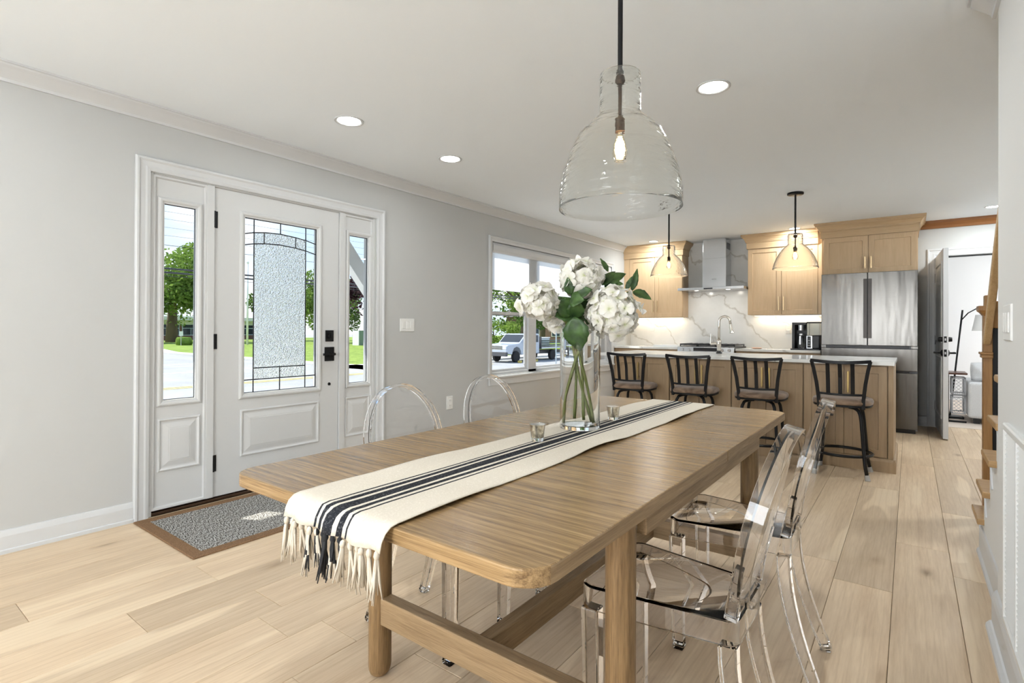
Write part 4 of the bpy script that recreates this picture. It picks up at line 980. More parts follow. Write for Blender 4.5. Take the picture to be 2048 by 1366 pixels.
q = MB(); q.tube([(fx-.022,fy,fz+.105),(fx-.085,fy,fz+.100)], .014, 14); q.tube([(fx-.088,fy,fz+.098),(fx-.082,fy,fz+.205)], [.0075,.0065], 12); q.build('lever', m_chrome, FC, smooth=True, auto=50)

# ------------------------------------------------------------------ bar stools
m_seat, n, b = newmat('stool_suede'); setp(b, rough=.6, spec=.25, sheen=.3)
vv = mapped(n, (7,7,16)); no = N(n, 'ShaderNodeTexNoise', Scale=1.0, Detail=5.0, Distortion=1.0); n.links.new(vv, no.inputs['Vector'])
n.links.new(ramp_(n, no.outputs[0], [(.32,(.13,.08,.05)),(.68,(.34,.24,.165))]), b.inputs['Base Color'])
def stool():
    o = thing('bar_stool', '', 'bar stool')
    def so(k, zz):
        P = []
        for i in range(40):
            a = 2*PI*i/40; c, s = math.cos(a), math.sin(a); e = .62
            P.append((k*.205*math.copysign(abs(c)**e, c), .0+k*.190*math.copysign(abs(s)**e, s), zz))
        return P
    Ls = [so(.0,.604),so(.55,.606),so(.85,.602),so(.965,.592),so(1,.575),so(.985,.560),so(.94,.553),so(.0,.553)]
    vs = [p for l in Ls for p in l]; fs = []
    for i in range(len(Ls)-1):
        for k in range(40): fs.append((i*40+k, i*40+(k+1) % 40, (i+1)*40+(k+1) % 40, (i+1)*40+k))
    c = MB().add(vs, fs).build('seat_cushion', m_seat, o, smooth=True)
    q = MB(); q.tube([p for p in so(.93,.545)], .0085, 8, closed=True); q.lathe([(0,.528),(.085,.528),(.085,.536),(0,.536)], (0,0,0), 24); q.box(-.15,.15,-.012,.012,.536,.545); q.box(-.012,.012,-.15,.17,.536,.545); q.build('seat_frame', m_black, o)
    for s in (-1,1):
        q = MB(); q.tube([(s*.146,-.152,.528),(s*.147,-.158,.60),(s*.160,-.172,.72),(s*.178,-.190,.83),(s*.192,-.203,.893)], 1.0, 4, sq=(.024,.024)); q.build('back_post', m_black, o, bevel=.003)
    q = MB(); q.tube([(-.197+.394*t,-.203-.030*math.sin(PI*t),.893-.012*math.sin(PI*t)) for t in [i/12 for i in range(13)]], 1.0, 4, sq=(.024,.024)); q.build('top_rail', m_black, o, bevel=.003)
    q = MB(); q.tube([(-.146+.292*t,-.160-.022*math.sin(PI*t),.637-.004*math.sin(PI*t)) for t in [i/10 for i in range(11)]], 1.0, 4, sq=(.016,.016)); q.build('lower_rail', m_black, o, bevel=.002)
    for t0, t1 in ((.295,.225),(.5,.5),(.705,.775)):
        q = MB(); q.tube([(-.146+.292*t1,-.160-.022*math.sin(PI*t1),.637),(-.197+.394*t0*.5+(-.146+.292*t1)*.5+.197*0-.0*t0+(.0),-.20,.77) if False else ((-.146+.292*t1)*.5+(-.197+.394*t0)*.5,-.196,.765),(-.197+.394*t0,-.203-.030*math.sin(PI*t0),.885)], 1.0, 4, sq=(.008,.027)); q.build('slat', m_black, o, bevel=.002)
    for sx in (-1,1):
        for sy in (-1,1):
            pts = [(sx*.05,sy*.05,.527),(sx*.085,sy*.083,.526),(sx*.112,sy*.108,.512),(sx*.125,sy*.12,.48),(sx*.132,sy*.126,.43),(sx*.145,sy*.138,.25),(sx*.158,sy*.15,.10),(sx*.170,sy*.162,.035)]
            q = MB(); q.tube(pts, .0125, 10); lg = q.build('leg', m_black, o, smooth=True)
            q = MB(); q.tube([(sx*.169,sy*.161,.040),(sx*.174,sy*.166,.012),(sx*.176,sy*.168,0)], [.015,.017,.019], 12); q.build('rubber_tip', m_rubber, lg, smooth=True, auto=50)
    q = MB(); q.tube([(.196*math.cos(a),.190*math.sin(a),.168) for a in [2*PI*i/48 for i in range(48)]], .011, 10, closed=True); q.build('foot_ring', m_black, o, smooth=True)
    return o
st0 = stool(); used = False
for x, rz, lab in ((-2.180,.0,'black bar stool at the window end of the island'),(-1.590,0.0,'black bar stool second from the window end of the island'),(-1.020,0.0,'black bar stool second from the fridge end of the island'),(-.425,0.0,'black bar stool at the fridge end of the island')):
    c = st0 if not used else copy_tree(st0); used = True; c.location = (x,4.925,0); c.rotation_euler = (0,0,rz); tag(c, lab, 'bar stool', 'bar stools at the island')

# ------------------------------------------------------------------ open door, far room
mb = MB(); mb.frame((.16,1.25,0,2.088), [(0,0),(0,.016),(.006,.022),(.016,.022),(.026,.014),(.050,.011),(.066,.013),(.080,.009),(.086,.006),(.090,-.06)], fY(YB), openb=True)
S(mb.build('trim_6', m_trim), 'white moulded casing around the open door by the fridge', 'moulding')
box('trim_7', m_blackp, None, .25, 1.16, YB+.05, YB+.06, 1.985, 2.0); S(bpy.data.objects['trim_7'], 'black weather strip at the head of the open doorway', 'trim')
D2 = S(thing('door_2', 'open white panelled door with black lock and hinges', 'door', (.238,7.945,0), .040), 'open white panelled door with black lock and hinges', 'door'); ORG[D2.name] = Vector((0,0,0))
q = MB(); q.box(.0,.043,-.905,-.004,.012,1.985); q.build('leaf', m_trim, D2, bevel=.002)
for z0, z1 in ((.20,.86),(1.0,1.86)):
    for x, s in ((0,-1),(.043,1)):
        MB().frame((-.79,-.12,z0,z1), [(0,0),(.004,.008),(.016,.010),(.026,.001),(.05,.001),(.07,.006)], lambda a, b, h, x=x, s=s: (x+s*h, a, b), cap=True).build('panel', m_trim, D2)
for z in (.26,1.02,1.74):
    q = MB(); q.box(-.004,.002,-.045,.0,z-.05,z+.05); q.lathe([(0,z-.055),(.008,z-.055),(.008,z+.055),(0,z+.055)], (-.006,.002,0), 10); q.build('hinge', m_black, D2)
q = MB(); q.lathe([(0,-.035),(.022,-.035),(.026,-.012),(.026,0)], (0,-.835,1.038), 16, axis='x'); q.lathe([(.026,.043),(.026,.055),(.022,.078),(0,.078)], (0,-.835,1.038), 16, axis='x'); q.box(.006,.029,-.9075,-.904,1.005,1.07); q.build('deadbolt', m_black, D2)
q = MB(); q.lathe([(0,-.055),(.010,-.055),(.010,-.018),(.033,-.008),(.033,0)], (0,-.835,.897), 18, axis='x'); q.lathe([(.033,.043),(.033,.051),(.010,.061),(.010,.098),(0,.098)], (0,-.835,.897), 18, axis='x'); q.box(-.066,-.052,-.845,-.72,.888,.906); q.box(.095,.109,-.845,-.72,.888,.906); q.box(.006,.029,-.9075,-.904,.86,.935); q.build('lever_handle', m_black, D2)
m_strike = plain('steel_latch', (.6,.6,.6), .3, metal=1.0)
for z in (.897,1.038): box('latch', m_strike, D2, .012, .023, -.910, -.9072, z-.012, z+.012)

m_fw = paint('far_room_paint', (.86,.86,.85), .6, .004)
S(box('floor_far_room', plain('pale_carpet', (.72,.62,.53), .95), None, -1.2, 3.0, YB+.12, 11.4, -.1, 0), 'pale floor of the room beyond the open door', 'floor')
S(box('wall_far', m_fw, None, -1.2, 3.1, 11.3, 11.4, 0, CE), 'white far wall of the room beyond the door', 'wall')
S(box('wall_far_left', m_fw, None, -1.3, -1.2, YB+.12, 11.4, 0, CE), 'white side wall of the room beyond the door', 'wall')
S(box('wall_far_right', m_fw, None, 3.0, 3.1, YB+.12, 11.4, 0, CE), 'white right side wall of the room beyond the door', 'wall')
S(box('ceiling_far_room', m_ceil, None, -1.3, 3.1, YB+.12, 11.4, CE, CE+.1), 'ceiling of the room beyond the door', 'ceiling')
crown('trim_8', lambda d, z, a: (a, 11.3-d, CE+z), -1.2, 3.0, m_trim, 'white crown moulding in the room beyond the door')
m_sofa, n, b = newmat('sofa_fabric'); setp(b, rough=.95, spec=.1); vv = mapped(n, (200,200,200)); no = N(n, 'ShaderNodeTexNoise', Scale=1.0); n.links.new(vv, no.inputs['Vector']); n.links.new(ramp_(n, no.outputs[0], [(.3,(.60,.60,.60)),(.7,(.78,.78,.77))]), b.inputs['Base Color'])
SF = thing('sofa', 'pale grey fabric sofa in the room beyond the door', 'sofa', (1.4,8.95,0))
box('base', m_sofa, SF, .58, 2.3, 8.50, 9.38, .07, .30, bevel=.03, seg=3); box('arm', m_sofa, SF, .565, .80, 8.47, 9.40, .07, .505, bevel=.035, seg=4); box('arm', m_sofa, SF, 2.1, 2.33, 8.47, 9.40, .07, .505, bevel=.035, seg=4)
box('backrest', m_sofa, SF, .80, 2.1, 9.12, 9.40, .30, .78, bevel=.05, seg=4); box('seat_cushion', m_sofa, SF, .81, 2.09, 8.48, 9.12, .30, .46, bevel=.04, seg=4)
for x in (.62,2.22):
    for y in (8.53,9.3): box('foot', m_blackp, SF, x, x+.06, y, y+.06, 0, .07)
TP = thing('throw_pillow', 'crumpled white pillow on the sofa arm', 'pillow', (.74,8.72,.506)); q = MB()
vs = []; fs = []
for i in range(13):
    for j in range(13):
        u, v2 = i/6-1, j/6-1; th = .07*max(0,(1-u**4)*(1-v2**4))**.5; vs.append((.75+.15*u*(1-.06*v2*v2), 8.70+.03*v2-th+.008*math.sin(5*u+4*v2), .625+.115*v2*(1-.06*u*u)))
for i in range(13):
    for j in range(13):
        u, v2 = i/6-1, j/6-1; th = .07*max(0,(1-u**4)*(1-v2**4))**.5; vs.append((.75+.15*u*(1-.06*v2*v2), 8.70+.03*v2+th, .625+.115*v2*(1-.06*u*u)))
for s in (0,169):
    for i in range(12):
        for j in range(12): a = s+i*13+j; fs.append((a, a+1, a+14, a+13))
q.add(vs, fs).build('cover', m_sofa, TP, smooth=True)
FL = thing('floor_lamp', 'black arc floor lamp with white drum shade', 'floor lamp', (.42,9.0,0))
MB().lathe([(0,0),(.14,0),(.14,.018),(.12,.025),(0,.027)], (.42,9.0,0), 32).build('base', m_black, FL, smooth=True, auto=40)
q = MB(); q.tube([(.42,9.0,.02),(.545,9.0,1.40)], .010, 10); q.build('pole', m_black, FL)
q = MB(); q.tube([(.535,9.0,1.27),(.60,9.0,1.36),(.68,9.0,1.415),(.76,9.0,1.43),(.83,9.0,1.40),(.85,9.0,1.34)], .007, 8); q.build('arc_arm', m_black, FL, smooth=True)
MB().lathe([(.13,1.335),(.165,1.13),(.163,1.13),(.128,1.335)], (.80,9.0,0), 40, closed=True).build('drum_shade', plain('lamp_shade_linen', (.92,.92,.90), .9), FL, smooth=True, auto=40)
q = MB(); q.tube([(.85,9.0,1.34),(.80,9.0,1.325)], .005, 6); q.lathe([(0,1.33),(.006,1.33),(.006,1.27),(.02,1.26),(.02,1.22),(0,1.22)], (.80,9.0,0), 12); q.build('socket', m_black, FL)
m_dkw = wood('dark_walnut', (.06,.022,.012), (.13,.05,.028), (3,30,30), .35)
SD = thing('side_table', 'small walnut topped side table beside the sofa', 'side table', (.46,8.66,0))
box('top', m_dkw, SD, .36, .564, 8.50, 8.90, .590, .612, bevel=.004)
q = MB(); q.bar((.38,8.53,.02),(.38,8.53,.59),.02,.02); q.bar((.38,8.87,.02),(.38,8.87,.59),.02,.02); q.bar((.38,8.52,.012),(.555,8.52,.012),.02,.02); q.bar((.38,8.88,.012),(.555,8.88,.012),.02,.02); q.bar((.38,8.52,.012),(.38,8.88,.012),.02,.02); q.build('frame', m_black, SD)
m_wire = plain('grey_lattice', (.42,.43,.45), .5, metal=.2)
for k, (zb_, lab) in enumerate(((.10,'lower grey lattice crate under the side table'),(.335,'upper grey lattice crate under the side table'))):
    o = thing('lattice_crate', lab, 'crate', (.50,8.70,zb_), group='lattice crates'); q = MB(); a0, a1 = .42, .545; h = .215
    for x, y in ((a0,8.56),(a1,8.56),(a0,8.84),(a1,8.84)): q.bar((x,y,zb_),(x,y,zb_+h),.014,.014)
    for z in (zb_+.008,zb_+h-.008):
        for y in (8.56,8.84): q.bar((a0,y,z),(a1,y,z),.014,.014)
        for x in (a0,a1): q.bar((x,8.56,z),(x,8.84,z),.014,.014)
    q.build('frame', m_wire, o)
    q = MB()
    for i in range(-5,6):
        for s in (1,-1):
            P_ = []
            x0_, z0_ = a0+(i*.042), zb_+.01
            for t in (0,.195):
                P_.append((x0_+(t if s > 0 else .0)+(0 if s > 0 else (a1-a0)-t), z0_+t))
            (xa_, za_), (xb_, zb2) = P_
            t0 = 0.; t1 = 1.
            for bound, sg in ((a0,1),(a1,-1)):
                da, db = sg*(xa_-bound), sg*(xb_-bound)
                if da < 0 and db < 0: t0 = 2
                elif da < 0: t0 = max(t0, da/(da-db))
                elif db < 0: t1 = min(t1, da/(da-db))
            if t0 >= t1: continue
            f_ = lambda t: (xa_+(xb_-xa_)*t, 8.558, za_+(zb2-za_)*t)
            q.bar(f_(t0), f_(t1), .004, .004)
    if q.v: q.build('lattice', m_wire, o)
# ================================================================== OUTSIDE
GZ = -1.15
def ext(o, label, cat, kind=None, group=None): return tag(o, label, cat, group, kind)
m_asph, n, b = newmat('asphalt'); setp(b, rough=.9, spec=.2); vv = mapped(n, (1,1,1)); no = N(n, 'ShaderNodeTexNoise', Scale=.35, Detail=8.0, Roughness=.7); n.links.new(vv, no.inputs['Vector'])
n.links.new(ramp_(n, no.outputs[0], [(.3,(.30,.30,.305)),(.7,(.43,.43,.42))]), b.inputs['Base Color'])
m_grass, n, b = newmat('lawn_green'); setp(b, rough=.95, spec=.1); vv = mapped(n, (1,1,1)); no = N(n, 'ShaderNodeTexNoise', Scale=1.6, Detail=8.0, Roughness=.7); n.links.new(vv, no.inputs['Vector'])
n.links.new(ramp_(n, no.outputs[0], [(.3,(.10,.17,.03)),(.7,(.33,.42,.10))]), b.inputs['Base Color'])
m_conc = paint('concrete', (.60,.59,.56), .9, .06); m_lw = plain('road_paint_white', (.80,.80,.78), .8); m_ly = plain('road_paint_yellow', (.72,.55,.14), .8)
g = MB(); g.box(-170,-4.0,-60,160,GZ-.2,GZ); S(g.build('floor_street', m_asph), 'grey asphalt street outside the house', 'street')
# front yard, kept below the view
# sidewalk + lawn blocks across the street (cross-street gap left open toward the building)
def slab(name, mat, pts, z, h, label, cat):
    q = MB(); q.prism(pts, z, z+h, lambda a, b, c: (a, b, c)); return S(q.build(name, mat), label, cat)
slab('floor_lawn', m_grass, [(-26.5,19.8),(-52,19.8),(-80,26),(-110,46),(-130,150),(-26.5,150)], GZ, .10, 'green lawn across the street', 'lawn')
slab('floor_sidewalk', m_conc, [(-24.3,18.6),(-26.6,18.6),(-26.6,150),(-24.3,150)], GZ, .12, 'pale concrete sidewalk along the far side of the street', 'sidewalk')
slab('floor_cross_walk', m_conc, [(-24.3,18.6),(-52,18.6),(-80,24.6),(-80,26),(-52,19.8),(-24.3,19.8)], GZ, .12, 'pale concrete kerb walk bending along the lawn', 'sidewalk')
slab('floor_school_lawn', m_grass, [(-68,-40),(-68,22),(-76,30),(-120,55),(-120,-40)], GZ, .08, 'green strip of grass before the school building', 'lawn')
def stripe(name, mat, x0, x1, y0, y1, label): tag(box(name, mat, None, x0, x1, y0, y1, GZ+.001, GZ+.012), label, 'road marking')
stripe('road_marking', m_ly, -21.9, -21.75, -40, 27, 'yellow centre line nearest to the house'); stripe('road_marking', m_ly, -22.35, -22.2, -40, 27, 'yellow centre line farther from the house')
stripe('road_marking', m_lw, -29.4, -29.0, -30, 18.3, 'long white stop line before the side street'); stripe('road_marking', m_lw, -36.2, -35.8, 11.5, 15.5, 'short white dash beyond the stop line')
stripe('road_marking', m_lw, -18.2, -18.05, 20, 150, 'thin white edge line beside the parked truck')

# porch brace and post; added soffit and eave that shape the sun
m_pt = paint('porch_white', (.82,.82,.80), .6, .01)
PB = thing('porch_post', 'white porch post with diagonal brace outside the front door', 'porch post', (-4.15,3.45,-.3))
box('post', m_pt, PB, -4.22, -4.08, 3.38, 3.52, -.3, 2.30); q = MB(); q.bar((-4.15,2.72,2.13), (-4.15,3.40,1.30), .09, .135); q.build('brace', m_pt, PB)
S(box('ceiling_added_porch', m_pt, None, -4.62, XL-T-.001, -3.3, 4.05, 2.31, 2.42), 'unseen white soffit added over the front door to block sun', 'soffit')  # unseen roof added, deep enough to cut the door sun to a sliver
S(box('ceiling_added_eave', m_pt, None, -3.93, XL-T-.001, 4.06, 8.2, 2.43, 2.55), 'unseen white eave added short above the large window to admit sun', 'soffit')  # unseen overhang added, kept short so sun reaches the roller shade
S(box('floor_porch', m_conc, None, -4.9, XL-T-.001, .2, 4.0, -.45, -.04), 'concrete porch slab outside the front door', 'porch')

# trees
def leafmat(name, lo, hi):
    m = bpy.data.materials.new(name); m.use_nodes = True; n = m.node_tree; n.nodes.clear()
    o_ = N(n, 'ShaderNodeOutputMaterial'); mx_ = N(n, 'ShaderNodeMixShader'); mx_.inputs[0].default_value = .4; d_ = N(n, 'ShaderNodeBsdfDiffuse'); t_ = N(n, 'ShaderNodeBsdfTranslucent')
    v = mapped(n, (1,1,1)); no = N(n, 'ShaderNodeTexNoise', Scale=1.1, Detail=6.0, Roughness=.75); n.links.new(v, no.inputs['Vector'])
    c = ramp_(n, no.outputs[0], [(.35,lo),(.65,hi)]); n.links.new(c, d_.inputs[0]); n.links.new(c, t_.inputs[0]); n.links.new(d_.outputs[0], mx_.inputs[1]); n.links.new(t_.outputs[0], mx_.inputs[2]); n.links.new(mx_.outputs[0], o_.inputs[0]); return m
m_lf1 = leafmat('leaf_spring', (.10,.19,.035), (.32,.44,.10)); m_lf2 = leafmat('leaf_deep', (.05,.11,.025), (.17,.27,.06)); m_lf3 = leafmat('leaf_plum', (.025,.012,.02), (.09,.035,.05))
m_bark = wood('bark', (.09,.065,.045), (.22,.17,.125), (8,8,1.5), .9, bumpk=.5)
tr = random.Random(21)
def tree(label, x, y, h, rx, rz, zc, n, mat, ls=.30, trunk=.3, name='tree', blobs=9, ry=None):
    ry = ry or rx; o = thing(name, label, 'tree', (x,y,GZ))
    q = MB(); q.tube([(x,y,GZ),(x+.1,y,GZ+h*.2),(x-.1,y+.15,GZ+h*.42),(x,y,GZ+h*.75)], [trunk*1.25,trunk,trunk*.7,trunk*.2], 10)
    for k in range(6):
        a = k*1.05+tr.uniform(-.3,.3); q.tube([(x,y,GZ+h*(.26+.05*k)),(x+rx*.35*math.cos(a),y+ry*.35*math.sin(a),GZ+h*(.40+.06*k)),(x+rx*.7*math.cos(a),y+ry*.7*math.sin(a),GZ+h*(.48+.07*k))], [trunk*.4,trunk*.25,trunk*.08], 6)
    q.build('trunk', m_bark, o, smooth=True)
    B = [(0,0,0,1.0)]
    for k in range(blobs):
        a = tr.uniform(0,2*PI); e = tr.uniform(-.75,.85); r = tr.uniform(.5,.8); B.append((r*math.cos(a)*math.cos(e*1.2), r*math.sin(a)*math.cos(e*1.2), e*.8, tr.uniform(.35,.55)))
    vs = []; fs = []
    for i in range(n):
        bx, by, bz, br = B[i % len(B)]
        d = Vector((tr.gauss(0,1), tr.gauss(0,1), tr.gauss(0,1))).normalized()*br*(tr.random()**.28)*.8
        c = Vector((x+(bx+d.x)*rx, y+(by+d.y)*ry, GZ+zc+(bz+d.z)*rz))
        u = Vector((tr.gauss(0,1), tr.gauss(0,1), tr.gauss(0,.6))).normalized(); w_ = u.cross(Vector((tr.gauss(0,1), tr.gauss(0,1), tr.gauss(0,1)))).normalized(); s = ls*tr.uniform(.6,1.3)
        k = len(vs); vs += [c-u*s*.7, c-w_*s*.38, c+u*s*.7, c+w_*s*.38]; fs.append((k,k+1,k+2,k+3))
    me = bpy.data.meshes.new('foliage'); me.from_pydata([tuple(Vector(v)-ORG[o.name]) for v in vs], [], fs); me.materials.append(mat)
    f_ = bpy.data.objects.new('foliage', me); COL.objects.link(f_); f_.parent = o; f_['kind'] = 'stuff'
    return o
tree('tall shade tree with grey trunk before the school seen through the left sidelight', -90, 33.3, 16, 9.5, 7.4, 8.4, 15000, m_lf1, .42, .7)
tree('green tree behind the flagpole seen in the left strip of the door glass', -86, 49, 12, 6.0, 5.0, 6.5, 5000, m_lf2, .42, .3)
tree('rounded green tree seen through the right strip of the door glass', -70, 47.5, 13, 5.0, 5.8, 6.6, 6000, m_lf1, .36, .3)
tree('bright green shrub below the rounded tree', -66, 44.5, 3.4, 2.0, 1.4, 1.8, 1500, m_lf1, .22, .1)
tree('dark plum leaved tree seen through the right sidelight', -60, 47.2, 12.5, 4.2, 4.6, 7.2, 6500, m_lf3, .34, .3)
tree('green tree left of the plum tree', -84, 60, 9, 3.0, 3.6, 5.4, 3500, m_lf2, .32, .25)
tree('broad green tree behind the truck at the window edge', -31, 43, 11.5, 6.8, 5.0, 6.4, 14000, m_lf2, .28, .28)
tree('tall green tree filling the upper window', -40, 60, 16, 9.5, 7.5, 8.8, 12000, m_lf1, .36, .35)
tree('leafy tree behind the street sign', -28, 55, 10, 5.0, 4.4, 6.0, 8000, m_lf2, .26, .25)
tree('distant green tree right of the street sign', -26, 69, 12, 6.5, 5.2, 6.8, 7000, m_lf2, .34, .3)
tree('low hedge tree beyond the truck bonnet', -38, 47, 3.6, 4.2, 1.6, 1.9, 3000, m_lf1, .22, .12)

# clipped hedges
def hedge(label, x, y, rx, ry, h):
    o = thing('hedge', label, 'hedge', (x,y,GZ+.08), group='clipped hedges before the school'); q = MB()
    q.lathe([(0,0),(.9,.02),(1,.35),(.97,.75),(.8,.97),(0,1.02)], (0,0,0), 28); r = random.Random(int(x*7)); q.v = [(x+v[0]*rx*(1+r.uniform(-.05,.05)), y+v[1]*ry*(1+r.uniform(-.05,.05)), GZ+.08+v[2]*h) for v in q.v]; q.build('foliage', m_lf1, o, smooth=True)
hedge('round clipped hedge beside the small sign', -73.0, 28.4, .9, .9, 1.05); hedge('round clipped hedge farther right of the small sign', -72.3, 30.25, .85, .85, 1.0)

# school building
m_band = paint('building_cream', (.74,.74,.70), .8, .02); m_brick = paint('brick_dark', (.20,.10,.08), .9, .1); m_dkg = plain('dark_glass', (.02,.03,.045), .08)
m_bluf = plain('pale_blue_frame', (.55,.62,.70), .6)
BL = thing('school_building', 'long low building with dark windows across the street', 'building', (-109,40,GZ))
bx = -105.0
box('wall', m_brick, BL, bx-8, bx, 6, 62, GZ, 3.05); box('fascia', m_band, BL, bx-9, bx+1.4, 5, 63, 2.5, 3.15); box('soffit_band', m_band, BL, bx, bx+.25, 6, 62, 1.75, 2.5)
k = 0; y = 7.0
while y < 58:
    o = box('window', m_bluf, BL, bx-.02, bx+.10, y, y+2.9, -.25, 1.75)
    for a0, a1, z0_, z1_ in ((.12,1.40,-.12,1.0),(1.50,2.78,-.12,1.0),(.12,2.78,1.12,1.68)): box('pane', m_dkg, o, bx+.10, bx+.13, y+a0, y+a1, z0_, z1_)
    y += 3.35
# small sign near the hedge
o = thing('road_sign', 'small white sign on a short post beside the hedge', 'sign', (-72.2,27.75,GZ)); q = MB(); q.bar((-72.2,27.75,GZ),(-72.2,27.75,GZ+1.7),.07,.07); q.build('post', m_rubber, o); box('plate', m_lw, o, -72.16, -72.12, 27.55, 27.95, GZ+1.25, GZ+1.85)
# flagpole
o = thing('flagpole', 'white pole standing on the lawn seen in the left strip of the door glass', 'pole', (-70,34.86,GZ)); MB().lathe([(0,GZ),(.14,GZ),(.10,6.0),(.07,9.6),(0,9.6)], (-70,34.86,0), 12).build('mast', m_lw, o, smooth=True); MB().lathe([(0,9.6),(.12,9.68),(.16,9.8),(.12,9.92),(0,10)], (-70,34.86,0), 10).build('finial', m_lw, o, smooth=True)
# utility box
UB = thing('utility_cabinet', 'green and white utility cabinet on the lawn', 'utility box', (-57.9,43.7,GZ)); box('body', plain('utility_green', (.20,.27,.20), .6), UB, -58.6, -57.2, 43.0, 44.4, GZ, .88); box('end_panel', m_lw, UB, -58.5, -57.2, 42.94, 43.0, GZ, .88)
# street sign
o = thing('street_sign', 'steel sign post with white plate outside the window', 'sign', (-17.43,27.7,GZ)); q = MB(); q.bar((-17.43,27.7,GZ),(-17.43,27.7,1.35),.06,.05); q.build('post', plain('galvanised', (.45,.52,.55), .5, metal=.5), o)
q = MB(); q.bar((-17.75,27.46,1.42),(-17.11,27.94,1.42),.03,.30) if False else None
d_ = Vector((.8,.6,0)); c_ = Vector((-17.43,27.7,1.42)); q = MB(); q.tube([c_-d_*.36, c_+d_*.36], 1.0, 4, sq=(.03,.32)); q.build('plate', m_lw, o)
# power lines
wires = [(7.0,.012),(6.62,.012),(6.2,.012),(5.79,.012),(5.3,.022),(4.12,.05),(3.92,.05),(3.74,.02)]
wl_ = ['highest thin power line','second thin power line from the top','third thin power line from the top','fourth thin power line from the top','medium power line above the tree crown','upper thick cable over the street','lower thick cable over the street','lowest thin cable over the street']
for (z, r), lab in zip(wires, wl_):
    q = MB(); z = 1.12+(z-1.12)*.533; q.tube([(-16,-40,z),(-16,10,z),(-16,60,z+.25),(-16,120,z+.5)], r*(.3 if r < .03 else .5), 5); tag(q.build('power_line', m_blackp), lab, 'power line', 'power lines along the street')
for y in (-38,118):
    o = thing('utility_pole', 'wooden utility pole carrying the lines at the '+('near' if y < 0 else 'far')+' end of the street', 'utility pole', (-16,y,GZ)); MB().lathe([(0,GZ),(.16,GZ),(.11,8.2),(0,8.2)], (-16,y,0), 10).build('pole', m_bark, o); box('crossarm', m_bark, o, -16.6, -15.4, y-.06, y+.06, 4.4, 4.5)

# brick house behind the truck
HS = thing('brick_house', 'dark brick house with white framed window behind the street sign', 'house', (-40,83,GZ)); box('wall', paint('house_brick', (.14,.085,.06), .9, .1), HS, -60, -25, 78, 88, GZ, 3.4)
q = MB(); q.prism([(77.4,3.4),(88.6,3.4),(83,7.2)], -60.6, -24.4, lambda a, b, h: (h, a, b)); q.build('roof', plain('roof_shingle', (.12,.11,.105), .9), HS)
for x in (-57,-53.5,-50,-46.5,-43,-39.5,-36,-32.5,-29):
    o = box('window', m_lw, HS, x, x+1.8, 77.93, 78.0, -.1, 2.0); box('pane', m_dkg, o, x+.12, x+.84, 77.9, 77.93, 0, 1.9); box('pane', m_dkg, o, x+.96, x+1.68, 77.9, 77.93, 0, 1.9)

# ------------------------------------------------------------------ truck (faces -y)
TK = thing('flatbed_truck', 'white flatbed pickup truck parked beyond the window', 'truck', (-22.6,31.2,GZ))
m_tw = plain('truck_white', (.50,.54,.60), .25, coat=.5); m_tg = plain('truck_grey', (.09,.09,.095), .5); m_tyre = plain('tyre', (.018,.018,.02), .8); m_lamp = plain('headlamp', (.75,.78,.80), .08, coat=1.0)
tx0, tx1 = -23.6, -21.62; z0 = GZ
prof = [(28.22,.62),(28.20,.95),(28.26,1.14),(28.42,1.22),(29.55,1.30),(29.70,1.32),(30.45,1.92),(30.75,1.98),(32.0,1.98),(32.12,1.90),(32.15,1.20),(32.15,.55),(29.92,.50),(29.85,.78),(29.68,.98),(29.38,1.06),(29.08,.98),(28.92,.78),(28.86,.55)]
q = MB(); q.prism(prof, tx0+.04, tx1-.04, lambda a, b, h: (h, a, z0+b)); q.build('cab_body', m_tw, TK, bevel=.05, seg=3)
q = MB(); q.prism([(29.80,1.36),(30.46,1.87),(30.50,1.87),(29.84,1.34)], tx0+.14, tx1-.14, lambda a, b, h: (h, a-.035, z0+b+.03)); q.build('windscreen', m_dkg, TK)
q = MB(); q.prism([(30.22,1.36),(30.62,1.84),(31.15,1.86),(31.15,1.36)], tx1-.045, tx1-.030, lambda a, b, h: (h, a, z0+b)); q.build('side_window', m_dkg, TK)
q = MB(); q.prism([(31.25,1.36),(31.25,1.86),(31.98,1.86),(31.98,1.36)], tx1-.045, tx1-.030, lambda a, b, h: (h, a, z0+b)); q.build('side_window', m_dkg, TK)
box('bumper', m_tg, TK, tx0, tx1, 28.08, 28.3, z0+.45, z0+.74, bevel=.03); box('bumper_top', m_tw, TK, tx0, tx1, 28.10, 28.32, z0+.72, z0+.88, bevel=.02)
o = box('grille', m_tg, TK, tx0+.40, tx1-.40, 28.16, 28.24, z0+.88, z0+1.16)
for zz in (.90,1.0,1.10): box('grille_bar', m_chrome, o, tx0+.38, tx1-.38, 28.14, 28.17, z0+zz, z0+zz+.045)
for x0_, x1_ in ((tx0+.07,tx0+.38),(tx1-.38,tx1-.07)): box('headlight', m_lamp, TK, x0_, x1_, 28.155, 28.26, z0+.90, z0+1.14, bevel=.02)
box('door_mirror', m_tg, TK, tx1-.02, tx1+.22, 30.25, 30.38, z0+1.30, z0+1.60, bevel=.03)
box('door_handle', m_tg, TK, tx1-.042, tx1-.02, 31.05, 31.25, z0+1.22, z0+1.26)
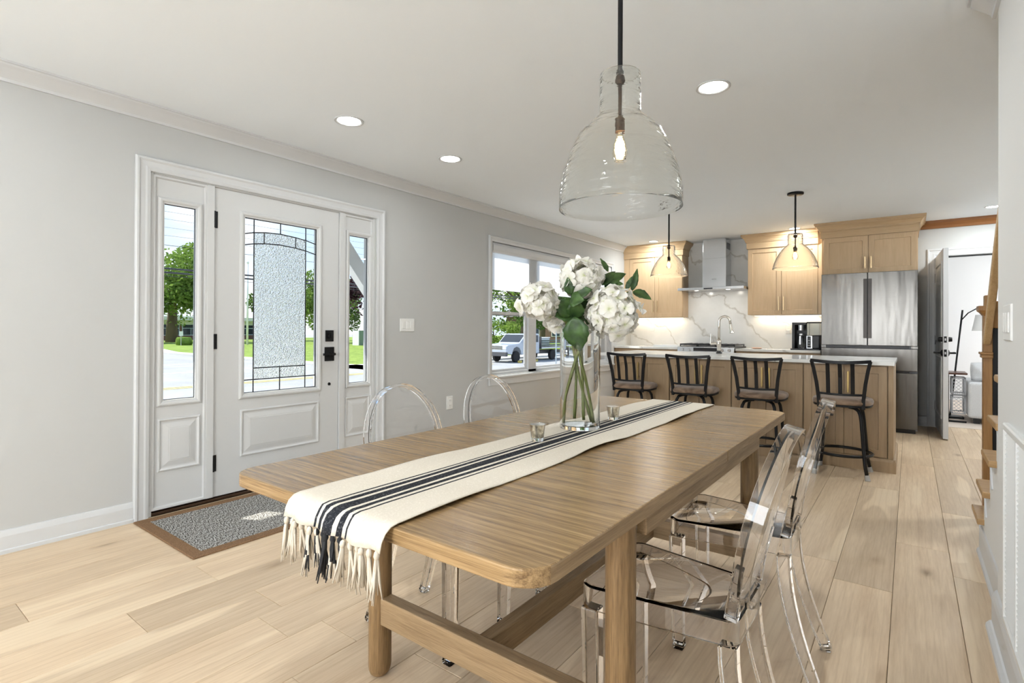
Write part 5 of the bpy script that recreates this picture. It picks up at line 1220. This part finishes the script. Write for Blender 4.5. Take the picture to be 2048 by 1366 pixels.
def wheel(x, y):
    w_ = MB(); w_.lathe([(.20,-.11),(.36,-.12),(.39,-.08),(.39,.08),(.36,.12),(.20,.11)], (x,y,z0+.39), 28, axis='x').build('wheel', m_tyre, TK, smooth=True, auto=40)
    q = MB(); q.lathe([(.0,.04),(.07,.06),(.09,.03),(.16,.02),(.215,.10),(.215,-.1),(0,-.1)], (x,y,z0+.39), 24, axis='x')
    q.build('rim', m_rubber, bpy.data.objects[[c.name for c in TK.children][-1]], smooth=True, auto=40)
for x in (tx0+.16,tx1-.16):
    for y in (29.38,34.0): wheel(x, y)
box('chassis', m_tg, TK, tx0+.5, tx1-.5, 29.9, 36.0, z0+.48, z0+.72); box('flatbed', m_tg, TK, tx0-.05, tx1+.05, 32.3, 36.0, z0+.86, z0+1.0)
box('bed_edge', m_lw, TK, tx1+.05, tx1+.07, 32.3, 36.0, z0+.88, z0+.97); box('headboard', m_tg, TK, tx0, tx1, 32.3, 32.38, z0+1.0, z0+1.75)
for k in range(3): box('stake_rail', plain('stake_green%d' % k, (.10,.13,.10), .7), TK, tx1-.02, tx1+.02, 32.4, 35.9, z0+1.08+k*.16, z0+1.18+k*.16)
for k in range(3): box('parking_bumper', m_ly, None, -23.3, -21.2, 27.3+0, 27.5, GZ+.001, GZ+.15) if k == 9 else None
PBk = thing('parking_block', 'yellow and white parking block beside the truck wheel', 'parking block', (-21.0,30.0,GZ)); box('block', m_ly, PBk, -21.25, -21.05, 28.9, 29.15, GZ, GZ+.16, bevel=.02); box('block_end', m_ly, PBk, -21.25, -21.05, 30.2, 31.1, GZ, GZ+.16, bevel=.02)
CL = thing('cooler_box', 'white cooler resting on the truck bed', 'cooler', (-22.2,33.2,z0+1.0)); box('body', m_lw, CL, -22.6, -21.9, 32.7, 33.9, z0+1.001, z0+1.62, bevel=.05); box('lid', m_lw, CL, -22.63, -21.87, 32.67, 33.93, z0+1.62, z0+1.70, bevel=.03)
GM = thing('green_bin', 'green bin behind the truck bed', 'bin', (-20.5,36.6,GZ)); box('body', plain('bin_green', (.05,.28,.16), .5), GM, -20.9, -20.2, 36.3, 37.0, GZ+.02, GZ+.95, bevel=.03); box('lid', plain('bin_lid', (.06,.34,.2), .5), GM, -20.95, -20.15, 36.25, 37.05, GZ+.95, GZ+1.02, bevel=.02)
